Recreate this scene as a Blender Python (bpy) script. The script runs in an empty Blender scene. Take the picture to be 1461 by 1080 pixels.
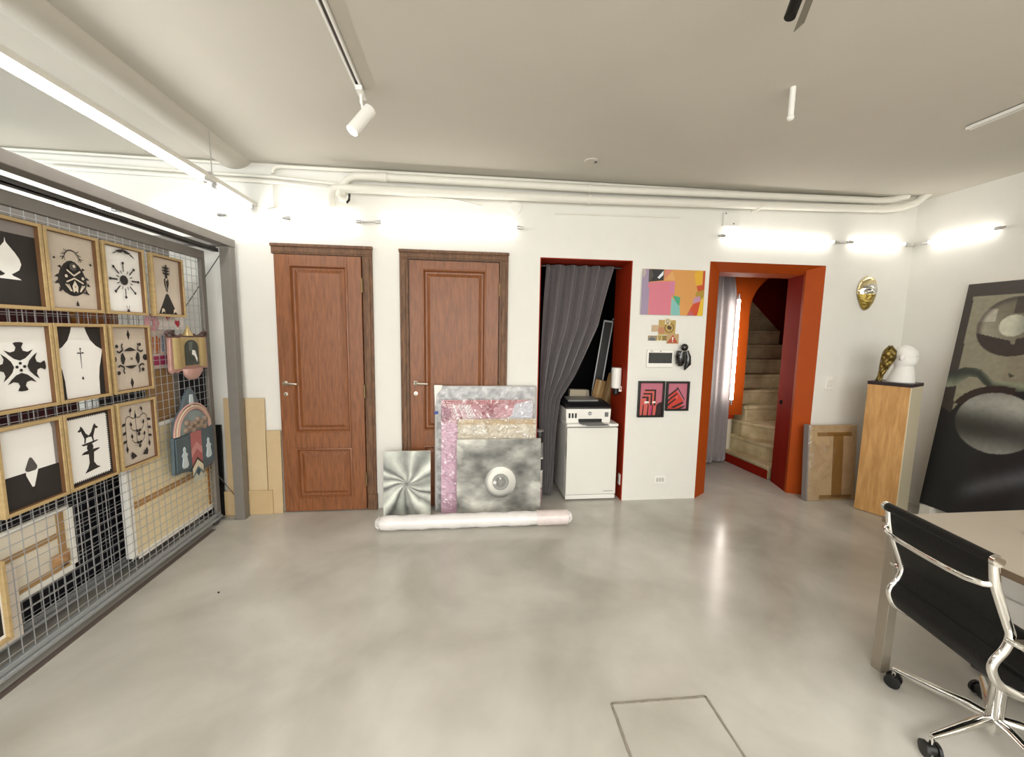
import bpy, bmesh, math, random
import numpy as np
from mathutils import Vector, Matrix, Euler

random.seed(7)
rng = np.random.default_rng(7)
sc = bpy.context.scene
COL = sc.collection
PI = math.pi

# ------------------------------------------------------------------ camera, world, exposure
CZ = 1.46
R = [[0.9936525750267142, 0.00363325346836985, 0.11243380102093321],
     [-0.1113200059430471, -0.11216977698078028, 0.9874339458459598],
     [0.016199272194150464, -0.9936824143564768, -0.11105333393943305]]
cam_d = bpy.data.cameras.new('camera')
cam_d.sensor_fit = 'HORIZONTAL'
cam_d.sensor_width = 36.0
cam_d.lens = 581.0 / 1461.0 * 36.0
cam_d.clip_start = 0.02
cam = bpy.data.objects.new('camera', cam_d)
COL.objects.link(cam)
cam.matrix_world = Matrix(((R[0][0], -R[0][1], -R[0][2], 0), (R[1][0], -R[1][1], -R[1][2], 0),
                           (R[2][0], -R[2][1], -R[2][2], CZ), (0, 0, 0, 1)))
sc.camera = cam
sc.view_settings.view_transform = 'Standard'
sc.view_settings.look = 'None'
sc.view_settings.gamma = 1.0
sc.view_settings.use_curve_mapping = False
sc.view_settings.exposure = -0.1
w = bpy.data.worlds.new('world')
sc.world = w
w.use_nodes = True
w.node_tree.nodes['Background'].inputs[0].default_value = (0.9, 0.95, 1.0, 1)
w.node_tree.nodes['Background'].inputs[1].default_value = 0.15
TUBE = 9.0          # emission of the tube lamps
YB = 3.338           # back wall
XR = 3.98            # right wall
ZC = 2.67            # ceiling

def area_light(name, loc, rot, sx, sy, power, color):
    d = bpy.data.lights.new(name, 'AREA')
    d.shape = 'RECTANGLE'; d.size = sx; d.size_y = sy
    d.energy = power; d.color = color
    o = bpy.data.objects.new(name, d); COL.objects.link(o)
    o.location = loc; o.rotation_euler = rot
    return o
# assumed ceiling light, added unseen behind the camera to brighten the room, and an added unseen front fill light that lifts floor and rack
area_light('assumed_rear_ceiling_light', (0.9, -1.6, 2.6), (0, 0, 0), 4.4, 1.2, 185, (1.0, 0.98, 0.945))
area_light('front_fill_light', (-.6, -3.4, 1.5), (PI/2, 0, 0), 6.0, 2.2, 190, (0.985, 0.99, 0.99))
area_light('assumed_cool_side_light', (-4.7, 1.2, 1.9), (PI/2, 0, -PI/2), 2.4, 1.4, 85, (0.84, 0.94, 1.0))  # added unseen cool light; assumes daylight from the left, no window is built

# ------------------------------------------------------------------ materials
def lin(h):
    if isinstance(h, str):
        h = h.lstrip('#'); c = [int(h[i:i+2], 16) / 255 for i in (0, 2, 4)]
    else: c = h
    return tuple(x / 12.92 if x <= .04045 else ((x + .055) / 1.055) ** 2.4 for x in c)
MATS = {}
def M(name, h, rough=.5, metal=0., ns=0., na=.12, stretch=None, bump=0., bs=40., coat=0., spec=.5, emit=0., sheen=0., col2=None):
    if name in MATS: return MATS[name]
    m = bpy.data.materials.new(name); m.use_nodes = True
    nt = m.node_tree; p = nt.nodes['Principled BSDF']
    c = lin(h)
    p.inputs['Base Color'].default_value = (*c, 1)
    p.inputs['Roughness'].default_value = rough
    p.inputs['Metallic'].default_value = metal
    p.inputs['Specular IOR Level'].default_value = spec
    p.inputs['Coat Weight'].default_value = coat
    if coat: p.inputs['Coat Roughness'].default_value = .12
    if sheen: p.inputs['Sheen Weight'].default_value = sheen
    if emit:
        p.inputs['Emission Color'].default_value = (*c, 1); p.inputs['Emission Strength'].default_value = emit
    tc = None
    if ns or bump:
        tc = nt.nodes.new('ShaderNodeTexCoord'); mp = nt.nodes.new('ShaderNodeMapping')
        nt.links.new(tc.outputs['Object'], mp.inputs[0])
        if stretch: mp.inputs['Scale'].default_value = stretch
    if ns:
        n = nt.nodes.new('ShaderNodeTexNoise'); n.inputs['Scale'].default_value = ns; n.inputs['Detail'].default_value = 6
        n.inputs['Roughness'].default_value = .62
        nt.links.new(mp.outputs[0], n.inputs['Vector'])
        r = nt.nodes.new('ShaderNodeValToRGB')
        d = lin(col2) if col2 else tuple(x * (1 - na) for x in c)
        u = tuple(min(1, x * (1 + na * .6)) for x in c)
        r.color_ramp.elements[0].position = .3; r.color_ramp.elements[0].color = (*d, 1)
        r.color_ramp.elements[1].position = .7; r.color_ramp.elements[1].color = (*u, 1)
        nt.links.new(n.outputs['Fac'], r.inputs[0]); nt.links.new(r.outputs[0], p.inputs['Base Color'])
    if bump:
        b = nt.nodes.new('ShaderNodeTexNoise'); b.inputs['Scale'].default_value = bs; b.inputs['Detail'].default_value = 4
        nt.links.new(mp.outputs[0], b.inputs['Vector'])
        bn = nt.nodes.new('ShaderNodeBump'); bn.inputs['Strength'].default_value = bump; bn.inputs['Distance'].default_value = .01
        nt.links.new(b.outputs['Fac'], bn.inputs['Height']); nt.links.new(bn.outputs[0], p.inputs['Normal'])
    MATS[name] = m
    return m
def painted(rough=.5, coat=0.):
    k = 'painted_%.2f_%.2f' % (rough, coat)
    if k in MATS: return MATS[k]
    m = bpy.data.materials.new(k); m.use_nodes = True
    nt = m.node_tree; p = nt.nodes['Principled BSDF']
    a = nt.nodes.new('ShaderNodeAttribute'); a.attribute_name = 'paint'
    nt.links.new(a.outputs['Color'], p.inputs['Base Color'])
    p.inputs['Roughness'].default_value = rough; p.inputs['Coat Weight'].default_value = coat
    MATS[k] = m
    return m
def clear_plastic(name, gloss=.16, scale=14., strength=.8):
    if name in MATS: return MATS[name]
    m = bpy.data.materials.new(name); m.use_nodes = True
    nt = m.node_tree; nt.nodes.clear()
    out = nt.nodes.new('ShaderNodeOutputMaterial'); mix = nt.nodes.new('ShaderNodeMixShader')
    t = nt.nodes.new('ShaderNodeBsdfTransparent'); t.inputs[0].default_value = (.97, .97, .97, 1)
    g = nt.nodes.new('ShaderNodeBsdfGlossy'); g.inputs['Roughness'].default_value = .22
    tc = nt.nodes.new('ShaderNodeTexCoord'); n = nt.nodes.new('ShaderNodeTexNoise')
    n.inputs['Scale'].default_value = scale; n.inputs['Detail'].default_value = 3; n.inputs['Distortion'].default_value = 1.5
    nt.links.new(tc.outputs['Object'], n.inputs['Vector'])
    b = nt.nodes.new('ShaderNodeBump'); b.inputs['Strength'].default_value = strength; b.inputs['Distance'].default_value = .05
    nt.links.new(n.outputs['Fac'], b.inputs['Height']); nt.links.new(b.outputs[0], g.inputs['Normal'])
    r = nt.nodes.new('ShaderNodeMapRange')
    r.inputs['From Min'].default_value = .3; r.inputs['From Max'].default_value = .75
    r.inputs['To Min'].default_value = gloss * .5; r.inputs['To Max'].default_value = gloss * 2.4
    nt.links.new(n.outputs['Fac'], r.inputs[0]); nt.links.new(r.outputs[0], mix.inputs[0])
    nt.links.new(t.outputs[0], mix.inputs[1]); nt.links.new(g.outputs[0], mix.inputs[2]); nt.links.new(mix.outputs[0], out.inputs[0])
    MATS[name] = m
    return m

# ------------------------------------------------------------------ mesh helpers
class MB:
    """collects shapes of one mesh; every shape may take a material index"""
    def __init__(s): s.v = []; s.f = []; s.mi = []
    def add(s, vs, fs, m=0):
        o = len(s.v); s.v += [tuple(v) for v in vs]; s.f += [tuple(i + o for i in f) for f in fs]; s.mi += [m] * len(fs)
        return s
    def box(s, x0, x1, y0, y1, z0, z1, m=0, rot=None, piv=None):
        vs = [Vector(p) for p in ((x0,y0,z0),(x1,y0,z0),(x1,y1,z0),(x0,y1,z0),(x0,y0,z1),(x1,y0,z1),(x1,y1,z1),(x0,y1,z1))]
        if rot is not None:
            pv = Vector(piv) if piv else Vector(((x0+x1)/2, (y0+y1)/2, (z0+z1)/2)); e = Euler(rot).to_matrix()
            vs = [e @ (v - pv) + pv for v in vs]
        return s.add(vs, [(0,3,2,1),(4,5,6,7),(0,1,5,4),(1,2,6,5),(2,3,7,6),(3,0,4,7)], m)
    def prism(s, pts, y0, y1, m=0, plane='xz'):
        """polygon given in a plane, extruded along the third axis"""
        n = len(pts)
        a = sum(pts[i][0] * pts[(i+1) % n][1] - pts[(i+1) % n][0] * pts[i][1] for i in range(n))
        if a < 0: pts = pts[::-1]
        def P(p, t): return (p[0], t, p[1]) if plane == 'xz' else ((p[0], p[1], t) if plane == 'xy' else (t, p[0], p[1]))
        vs = [P(p, y0) for p in pts] + [P(p, y1) for p in pts]
        fs = [tuple(range(n)), tuple(range(2*n-1, n-1, -1))]
        fs += [(i, i+n, (i+1) % n + n, (i+1) % n) for i in range(n)]
        if plane != 'xz': fs = [f[::-1] for f in fs]
        return s.add(vs, fs, m)
    def flat(s, pts, y, m=0):
        n = len(pts)
        a = sum(pts[i][0] * pts[(i+1) % n][1] - pts[(i+1) % n][0] * pts[i][1] for i in range(n))
        if a < 0: pts = pts[::-1]
        return s.add([(p[0], y, p[1]) for p in pts], [tuple(range(n))], m)
    def tube(s, pts, r, n=10, m=0, closed=False, cap=True, sx=1., up=None):
        pts = [Vector(p) for p in pts]; k = len(pts); rs = r if isinstance(r, (list, tuple)) else [r] * k
        vs = []; prev = None
        for i, p in enumerate(pts):
            if closed: t = pts[(i+1) % k] - pts[i-1]
            else: t = pts[min(i+1, k-1)] - pts[max(i-1, 0)]
            t.normalize()
            if prev is None:
                a = Vector(up) if up else (Vector((0,0,1)) if abs(t.z) < .9 else Vector((1,0,0)))
                prev = (a - t * a.dot(t)).normalized()
            else: prev = (prev - t * prev.dot(t)).normalized()
            b = t.cross(prev)
            for j in range(n):
                q = 2*PI*(j + .5)/n
                vs.append(p + (prev * math.cos(q) + b * math.sin(q) * sx) * rs[i])
        fs = []
        for i in range(k if closed else k-1):
            for j in range(n):
                a, b2 = i*n + j, i*n + (j+1) % n
                c, d = ((i+1) % k)*n + (j+1) % n, ((i+1) % k)*n + j
                fs.append((a, b2, c, d))
        if cap and not closed: fs += [tuple(range(n-1, -1, -1)), tuple(range((k-1)*n, k*n))]
        return s.add(vs, fs, m)
    def lathe(s, prof, n=24, m=0, c=(0,0,0), ax='z'):
        vs = []; k = len(prof)
        for r, z in prof:
            for j in range(n):
                q = 2*PI*j/n; x, y = r*math.cos(q), r*math.sin(q)
                v = (x, y, z) if ax == 'z' else ((x, -z, y) if ax == '-y' else ((z, x, y) if ax == 'x' else (y, z, x)))
                vs.append((v[0]+c[0], v[1]+c[1], v[2]+c[2]))
        fs = [(i*n+j, i*n+(j+1) % n, (i+1)*n+(j+1) % n, (i+1)*n+j) for i in range(k-1) for j in range(n)]
        fs += [tuple(range(n-1, -1, -1)), tuple(range((k-1)*n, k*n))]
        return s.add(vs, fs, m)
    def grid(s, fn, nu, nv, m=0):
        vs = [fn(i/nu, j/nv) for j in range(nv+1) for i in range(nu+1)]
        fs = [(j*(nu+1)+i, j*(nu+1)+i+1, (j+1)*(nu+1)+i+1, (j+1)*(nu+1)+i) for j in range(nv) for i in range(nu)]
        return s.add(vs, fs, m)
    def disc(s, c, r, y, m=0, n=20, ry=None):
        ry = ry or r
        return s.flat([(c[0] + r*math.cos(2*PI*i/n), c[1] + ry*math.sin(2*PI*i/n)) for i in range(n)], y, m)
    def build(s, name, mats, parent=None, smooth=35, bevel=0., solid=0., fix=True):
        me = bpy.data.meshes.new(name); me.from_pydata(s.v, [], s.f)
        if not isinstance(mats, (list, tuple)): mats = [mats]
        for mt in mats: me.materials.append(mt)
        me.polygons.foreach_set('material_index', s.mi)
        if fix:
            bm = bmesh.new(); bm.from_mesh(me); bmesh.ops.recalc_face_normals(bm, faces=bm.faces); bm.to_mesh(me); bm.free()
        if smooth:
            me.polygons.foreach_set('use_smooth', [True] * len(me.polygons))
            me.set_sharp_from_angle(angle=math.radians(smooth))
        me.update()
        o = bpy.data.objects.new(name, me); COL.objects.link(o)
        if parent: o.parent = parent
        if solid:
            md = o.modifiers.new('solid', 'SOLIDIFY'); md.thickness = solid; md.offset = 0
        if bevel:
            md = o.modifiers.new('bevel', 'BEVEL'); md.width = bevel; md.segments = 2; md.limit_method = 'ANGLE'
        return o
def thing(name, label, cat, loc=(0,0,0), rotz=0., lean=0., group=None):
    o = bpy.data.objects.new(name, None); COL.objects.link(o)
    o.empty_display_size = .05
    o.location = loc; o.rotation_euler = (-lean, 0, rotz)
    o['label'] = label; o['category'] = cat
    if group: o['group'] = group
    return o
def tag(o, label, cat, group=None):
    o['label'] = label; o['category'] = cat
    if group: o['group'] = group
    return o
def struct(o, label=None):
    o['kind'] = 'structure'
    if label: o['label'] = label
    return o
def raster(name, w, h, fn, nu, nv, parent, y, mat):
    """a painted picture: colours laid on a fine grid of the picture's own surface"""
    u = np.linspace(0, 1, nu+1); v = np.linspace(0, 1, nv+1)
    U, V = np.meshgrid(u, v)
    rgb = np.clip(fn(U, V), 0, 1)
    l = np.where(rgb <= .04045, rgb/12.92, ((rgb+.055)/1.055)**2.4)
    mb = MB(); mb.grid(lambda a, b: (a*w, y, b*h), nu, nv)
    o = mb.build(name, mat, parent, smooth=0, fix=False)
    at = o.data.color_attributes.new('paint', 'FLOAT_COLOR', 'POINT')
    c = np.concatenate([l.reshape(-1, 3), np.ones((l.size//3, 1))], 1)
    at.data.foreach_set('color', c.astype(np.float32).ravel())
    return o
def C(h): return np.array([int(h[i:i+2], 16)/255 for i in (1, 3, 5)])
def mixc(img, mask, col): return img*(1-mask[..., None]) + np.asarray(col)*mask[..., None]
def ss(e0, e1, x):
    t = np.clip((x-e0)/(e1-e0), 0, 1); return t*t*(3-2*t)
def vnoise(U, V, sx, sy, seed=0, octs=4):
    r = np.random.default_rng(seed); out = np.zeros_like(U); amp = 1.; tot = 0.
    for o in range(octs):
        g = r.random((int(sy)+3, int(sx)+3)); x = U*sx; y = V*sy
        i = np.clip(np.floor(x).astype(int), 0, g.shape[1]-2); j = np.clip(np.floor(y).astype(int), 0, g.shape[0]-2)
        a = x-i; b = y-j; a = a*a*(3-2*a); b = b*b*(3-2*b)
        out += amp*((g[j, i]*(1-a)+g[j, i+1]*a)*(1-b)+(g[j+1, i]*(1-a)+g[j+1, i+1]*a)*b)
        tot += amp; amp *= .5; sx *= 2; sy *= 2
    return out/tot
def inpoly(U, V, pts):
    ins = np.zeros(U.shape, bool); n = len(pts); j = n-1
    for i in range(n):
        xi, yi = pts[i]; xj, yj = pts[j]
        c = ((yi > V) != (yj > V)) & (U < (xj-xi)*(V-yi)/((yj-yi) or 1e-9)+xi)
        ins ^= c; j = i
    return ins.astype(float)

# ------------------------------------------------------------------ common materials
m_wall = M('white_wall_paint', '#e6e4dd', .75, ns=3, na=.03, bump=.08, bs=60)
m_ceil = M('ceiling_paint', '#c6c1b5', .85, ns=2, na=.03)
m_pipe = M('pipe_paint', '#e4e1d6', .5, ns=8, na=.03)
m_white = M('white_plastic', '#eeece6', .4)
m_black = M('black_plastic', '#141414', .4)
m_chrome = M('chrome', '#e6e4e0', .08, 1.)
m_steel = M('grey_steel_paint', '#85807a', .5, .25, ns=14, na=.06)
m_darksteel = M('dark_steel_track', '#5c5a58', .4, .6)
m_alu = M('aluminium', '#c9c9c8', .3, .9)
m_wire = M('galvanised_wire', '#bfc1c4', .4, .6)
m_orange = M('orange_paint', '#a8470b', .6, ns=5, na=.07, spec=.2)
m_red = M('red_brown_paint', '#96290b', .6, ns=5, na=.07, spec=.2)
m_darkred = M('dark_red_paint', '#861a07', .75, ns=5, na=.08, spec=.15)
m_frame = M('light_oak_frame', '#bca273', .5, ns=6, na=.15, stretch=(1,1,8))
m_doorw = M('brown_door_wood', '#8a5531', .42, ns=9, na=.28, stretch=(9,9,.8), col2='#6d4124')
m_jamb = M('weathered_dark_wood', '#785539', .6, ns=10, na=.3, stretch=(6,6,1), col2='#4a3222')
m_nickel = M('brushed_nickel', '#cbc5b6', .3, .9)
m_brass = M('dull_brass', '#8a7450', .45, .8)
m_paperw = M('white_art_paper', '#f8f7f3', .6)
m_paperk = M('tan_art_paper', '#cfc3b3', .7, ns=12, na=.06)
m_ink = M('black_cut_paper', '#2b2725', .7, ns=20, na=.15)
m_mdf = M('pale_mdf_board', '#c9b088', .7, ns=9, na=.06)
m_card = M('brown_cardboard', '#b08a58', .8, ns=7, na=.1)
m_canvas = M('canvas_white', '#e6e3da', .8)
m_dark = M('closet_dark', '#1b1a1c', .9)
m_navy = M('navy_black_paint', '#12131f', .5, ns=4, na=.3)
m_velvet = M('charcoal_velvet', '#5b5557', .9, ns=30, na=.1, sheen=.4)
m_velvet2 = M('grey_velvet', '#8b8485', .85, ns=30, na=.1, sheen=.5)
m_stone = M('worn_cream_stone', '#cfc29d', .7, ns=6, na=.2, col2='#a8986f')
m_tube = M('lamp_tube_glow', '#fffcf6', .4, emit=TUBE)

# concrete floor with drifting grey and beige patches, waxed
def concrete():
    m = bpy.data.materials.new('polished_concrete'); m.use_nodes = True
    nt = m.node_tree; p = nt.nodes['Principled BSDF']
    tc = nt.nodes.new('ShaderNodeTexCoord')
    def noise(s, d, dist=0.):
        n = nt.nodes.new('ShaderNodeTexNoise'); n.inputs['Scale'].default_value = s; n.inputs['Detail'].default_value = d
        n.inputs['Distortion'].default_value = dist; nt.links.new(tc.outputs['Object'], n.inputs['Vector']); return n
    a = noise(1.3, 9, .5); b = noise(4, 6, .3)
    r = nt.nodes.new('ShaderNodeValToRGB')
    r.color_ramp.elements[0].position = .28; r.color_ramp.elements[0].color = (*lin('#aaa69b'), 1)
    r.color_ramp.elements[1].position = .72; r.color_ramp.elements[1].color = (*lin('#d3d0c8'), 1)
    nt.links.new(a.outputs['Fac'], r.inputs[0])
    r2 = nt.nodes.new('ShaderNodeValToRGB')
    r2.color_ramp.elements[0].position = .3; r2.color_ramp.elements[0].color = (.90, .895, .885, 1)
    r2.color_ramp.elements[1].position = .65; r2.color_ramp.elements[1].color = (1, 1, 1, 1)
    nt.links.new(b.outputs['Fac'], r2.inputs[0])
    mx = nt.nodes.new('ShaderNodeMix'); mx.data_type = 'RGBA'; mx.blend_type = 'MULTIPLY'; mx.inputs['Factor'].default_value = 1
    nt.links.new(r.outputs[0], mx.inputs['A']); nt.links.new(r2.outputs[0], mx.inputs['B'])
    nt.links.new(mx.outputs['Result'], p.inputs['Base Color'])
    rr = nt.nodes.new('ShaderNodeMapRange'); rr.inputs['To Min'].default_value = .13; rr.inputs['To Max'].default_value = .27
    nt.links.new(b.outputs['Fac'], rr.inputs[0]); nt.links.new(rr.outputs[0], p.inputs['Roughness'])
    p.inputs['Specular IOR Level'].default_value = .55
    bn = nt.nodes.new('ShaderNodeBump'); bn.inputs['Strength'].default_value = .08; bn.inputs['Distance'].default_value = .01
    nt.links.new(a.outputs['Fac'], bn.inputs['Height']); nt.links.new(bn.outputs[0], p.inputs['Normal'])
    return m
m_floor = concrete()

# ================================================================== THE SETTING
XL = -5.0; YF = -3.6; WT = .36
mb = MB(); mb.box(XL-.2, 5.0, YF-.2, 6.2, -.15, 0)
struct(mb.build('floor', m_floor, smooth=0))
mb = MB(); mb.box(XL-.2, XR+.3, YF-.2, YB+.05, ZC, ZC+.2)
struct(mb.build('ceiling', m_ceil, smooth=0))
# rounded shallow rib across the ceiling, above the hanging rail
mb = MB()
prof = [(-1.80 + .23*i/12, ZC - .052*math.sin(PI*i/12)**.7) for i in range(13)]
mb.prism([(x, z) for x, z in prof] + [(-1.57, ZC+.05), (-1.80, ZC+.05)], YF, YB, plane='xz')
struct(mb.build('ceiling_beam', m_ceil, smooth=60))
# back wall with its four openings
mb = MB()
ops = [(-1.437, -.797, 2.025), (-.452, .267, 2.022), (.595, 1.375, 2.073), (2.06, 3.14, 2.09)]
x = XL
for a, b, h in ops:
    mb.box(x, a, YB, YB+WT, 0, ZC+.1); mb.box(a, b, YB, YB+WT, h, ZC+.1); x = b
mb.box(x, XR+.3, YB, YB+WT, 0, ZC+.1)
struct(mb.build('wall_back', m_wall, smooth=0))
mb = MB(); mb.box(XR, XR+.3, YF, YB, 0, ZC+.1); struct(mb.build('wall_right', m_wall, smooth=0))
mb = MB(); mb.box(XL-.2, XL, YF, YB, 0, ZC+.1); struct(mb.build('wall_left', m_wall, smooth=0))
mb = MB(); mb.box(XL-.2, XR+.3, YF-.2, YF, 0, ZC+.1); struct(mb.build('wall_front', m_wall, smooth=0))

# red lining of the curtain niche
mb = MB()
mb.box(1.367, 1.3755, YB+.002, YB+WT, 0, 2.073); mb.box(.595, .603, YB+.002, YB+WT, 0, 2.073); mb.box(.603, 1.367, YB+.002, YB+WT, 2.066, 2.0735)
struct(mb.build('trim_1', m_red, smooth=0), 'red painted lining of the curtained niche')
# splayed orange lining of the stair doorway
mb = MB()
mb.prism([(2.059, YB-.002), (2.222, YB+.115), (2.222, YB+WT), (2.059, YB+WT)], 0, 2.09, plane='xy')
mb.prism([(3.141, YB-.002), (3.01, YB+.06), (3.025, YB+.10), (3.141, YB+.10)], 0, 2.09, plane='xy')
mb.prism([(YB-.002, 2.091), (YB+.112, 2.025), (YB+WT, 2.025), (YB+WT, 2.091)], 2.06, 3.14, plane='yz')
struct(mb.build('trim_2', m_orange, smooth=0), 'orange splayed lining of the stair doorway')
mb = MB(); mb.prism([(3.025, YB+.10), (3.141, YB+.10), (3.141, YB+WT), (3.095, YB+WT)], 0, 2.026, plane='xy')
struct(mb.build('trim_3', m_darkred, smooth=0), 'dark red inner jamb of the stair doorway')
# closet behind the niche
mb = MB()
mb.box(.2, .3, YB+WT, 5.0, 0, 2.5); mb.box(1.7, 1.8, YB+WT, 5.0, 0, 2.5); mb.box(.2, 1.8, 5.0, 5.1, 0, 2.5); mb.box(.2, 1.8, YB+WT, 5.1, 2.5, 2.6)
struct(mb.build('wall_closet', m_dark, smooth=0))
# stair hall shell
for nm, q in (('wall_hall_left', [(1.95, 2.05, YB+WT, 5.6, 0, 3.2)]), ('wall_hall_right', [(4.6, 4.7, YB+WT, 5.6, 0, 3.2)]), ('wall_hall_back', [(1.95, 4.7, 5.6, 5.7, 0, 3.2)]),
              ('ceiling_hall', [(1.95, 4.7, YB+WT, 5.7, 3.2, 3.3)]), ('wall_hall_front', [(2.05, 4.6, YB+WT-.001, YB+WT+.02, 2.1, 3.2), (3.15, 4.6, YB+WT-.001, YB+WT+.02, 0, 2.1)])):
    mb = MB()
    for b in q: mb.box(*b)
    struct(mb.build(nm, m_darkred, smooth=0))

# floor grooves and the strip under the rack
mb = MB()
def rough_strip(p, q, wd, hh, n=26):
    p = Vector(p); q = Vector(q); d = (q-p).normalized(); s_ = Vector((-d.y, d.x, 0)); A = []; B = []
    for i in range(n+1):
        c = p + (q-p)*i/n
        A.append(c + s_*(wd*(.5+random.uniform(-.12, .12)))); B.append(c - s_*(wd*(.5+random.uniform(-.12, .12))))
    mb.prism([(v.x, v.y) for v in A] + [(v.x, v.y) for v in reversed(B)], -.002, hh, plane='xy')
rough_strip((.58, 1.41, 0), (.975, 1.405, 0), .010, .003)
rough_strip((.58, 1.41, 0), (.566, .9, 0), .010, .003)
rough_strip((.975, 1.405, 0), (.972, .9, 0), .009, .003)
struct(mb.build('trim_4', M('groove_cement', '#8c8578', .55, ns=30, na=.2, bump=.5), smooth=0), 'cement joint around the square floor hatch')
mb = MB(); mb.box(-1.838, -1.808, .2, 3.05, -.001, .004)
struct(mb.build('trim_5', M('brown_floor_strip', '#6d625b', .5, .3), smooth=0), 'brown metal guide strip let into the floor along the rack')
mb = MB(); mb.box(XR-.014, XR, 1.2, YB, 0, .07); struct(mb.build('baseboard_right', m_wall, bevel=.003))

# ------------------------------------------------------------------ doors
def door(name, x0, x1, z1, fx0, fx1, ftop, leaf_y, hinge_right, panels, ajar=0., left_jamb=True):
    t = struct(thing(name, '', 'door', (0, 0, 0))); del t['label']; del t['category']
    fr = MB(); W_ = YB
    def jamb(a, b, zt):
        fr.box(a, b, W_-.022, W_+.0, 0, zt); fr.box(a+.016, b-.02, W_-.03, W_-.022, 0, zt-.016)
    jamb(x1, fx1, z1)
    if left_jamb: jamb(fx0, x0, z1)
    fr.box(fx0, fx1, W_-.022, W_, z1, ftop); fr.box(fx0-.004, fx1+.004, W_-.034, W_, ftop-.022, ftop)
    fr.box(fx0+.012, fx1-.012, W_-.028, W_-.022, z1+.012, ftop-.03)
    fr.box(x1+.006, fx1+.004, W_-.034, W_, 0, .13)           # plinth block
    fr.build('door_frame', m_jamb, t, bevel=.003)
    # leaf with bevelled panels
    mb = MB(); Y0 = leaf_y; T = .04
    a, b = x0+.004, x1-.005
    st = .105
    zs = panels
    mb.box(a, a+st, Y0, Y0+T, .008, z1-.006); mb.box(b-st, b, Y0, Y0+T, .008, z1-.006)
    zprev = .008
    for (p0, p1) in zs:
        mb.box(a+st, b-st, Y0, Y0+T, zprev, p0); zprev = p1
    mb.box(a+st, b-st, Y0, Y0+T, zprev, z1-.006)
    lf = mb.build('door_leaf', m_doorw, t, bevel=.002)
    for (p0, p1) in zs:
        q = MB(); u0, u1 = a+st, b-st
        def ring(i0, y0, i1, y1):
            o = [(u0+i0, p0+i0), (u1-i0, p0+i0), (u1-i0, p1-i0), (u0+i0, p1-i0)]
            n_ = [(u0+i1, p0+i1), (u1-i1, p0+i1), (u1-i1, p1-i1), (u0+i1, p1-i1)]
            q.add([(x_, y0, z_) for x_, z_ in o] + [(x_, y1, z_) for x_, z_ in n_], [(k, (k+1) % 4, (k+1) % 4+4, k+4) for k in range(4)])
        ring(-.002, Y0-.006, .010, Y0-.009); ring(.010, Y0-.009, .022, Y0+.014); ring(.022, Y0+.014, .034, Y0+.016)
        ring(.034, Y0+.016, .058, Y0+.004)
        q.add([(u0+.058, Y0+.004, p0+.058), (u1-.058, Y0+.004, p0+.058), (u1-.058, Y0+.004, p1-.058), (u0+.058, Y0+.004, p1-.058)], [(0, 1, 2, 3)])
        q.add([(u0, Y0+.03, p0), (u1, Y0+.03, p0), (u1, Y0+.03, p1), (u0, Y0+.03, p1)], [(0, 1, 2, 3)])
        q.build('panel', m_doorw, lf, smooth=20)
    hx = a+.045; hz = 1.045
    h = MB()
    h.lathe([(.019, 0), (.02, .006), (.012, .01), (.010, .034)], 16, c=(hx, Y0, hz), ax='-y')
    h.tube([(hx, Y0-.03, hz), (hx+.02, Y0-.042, hz), (hx+.06, Y0-.044, hz-.001), (hx+.1, Y0-.042, hz-.003)], [.010, .010, .0095, .008], 10)
    h.build('handle', m_nickel, lf)
    k = MB(); k.lathe([(.016, 0), (.016, .004), (.005, .005)], 16, c=(hx, Y0, hz-.085), ax='-y'); k.box(hx-.002, hx+.002, Y0-.006, Y0-.004, hz-.097, hz-.08, 1)
    k.build('escutcheon', [m_nickel, m_black], lf)
    for z in (1.80, .98, .26):
        g = MB(); g.tube([(b+.004, Y0-.008, z-.05), (b+.004, Y0-.008, z+.05)], .008, 10); g.lathe([(.004, 0), (.007, .006), (.002, .014)], 10, c=(b+.004, Y0-.008, z+.05))
        g.build('hinge', m_brass, lf)
    return t, lf
d1, lf1 = door('door_1', -1.437, -.797, 2.025, -1.455, -.722, 2.10, YB-.034, True, [(.115, .525), (.655, 1.945)], left_jamb=False)
d2, lf2 = door('door_2', -.452, .267, 2.022, -.517, .335, 2.092, YB-.002, True, [(.115, .525), (.655, 1.95)])
mb = MB(); mb.box(-.80, -.797+.002, YB-.02, YB+.2, 0, 2.02); 
mb = MB(); mb.box(-1.437, -.797, YB+.12, YB+.3, 0, 2.02); struct(mb.build('dark_door_backing_1', m_dark, smooth=0))  # hidden dark box added behind the left door, darkens its gaps
mb = MB(); mb.box(-.452, .267, YB+.12, YB+.3, 0, 2.02); struct(mb.build('dark_door_backing_2', m_dark, smooth=0))  # same added dark backing for the right door

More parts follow.
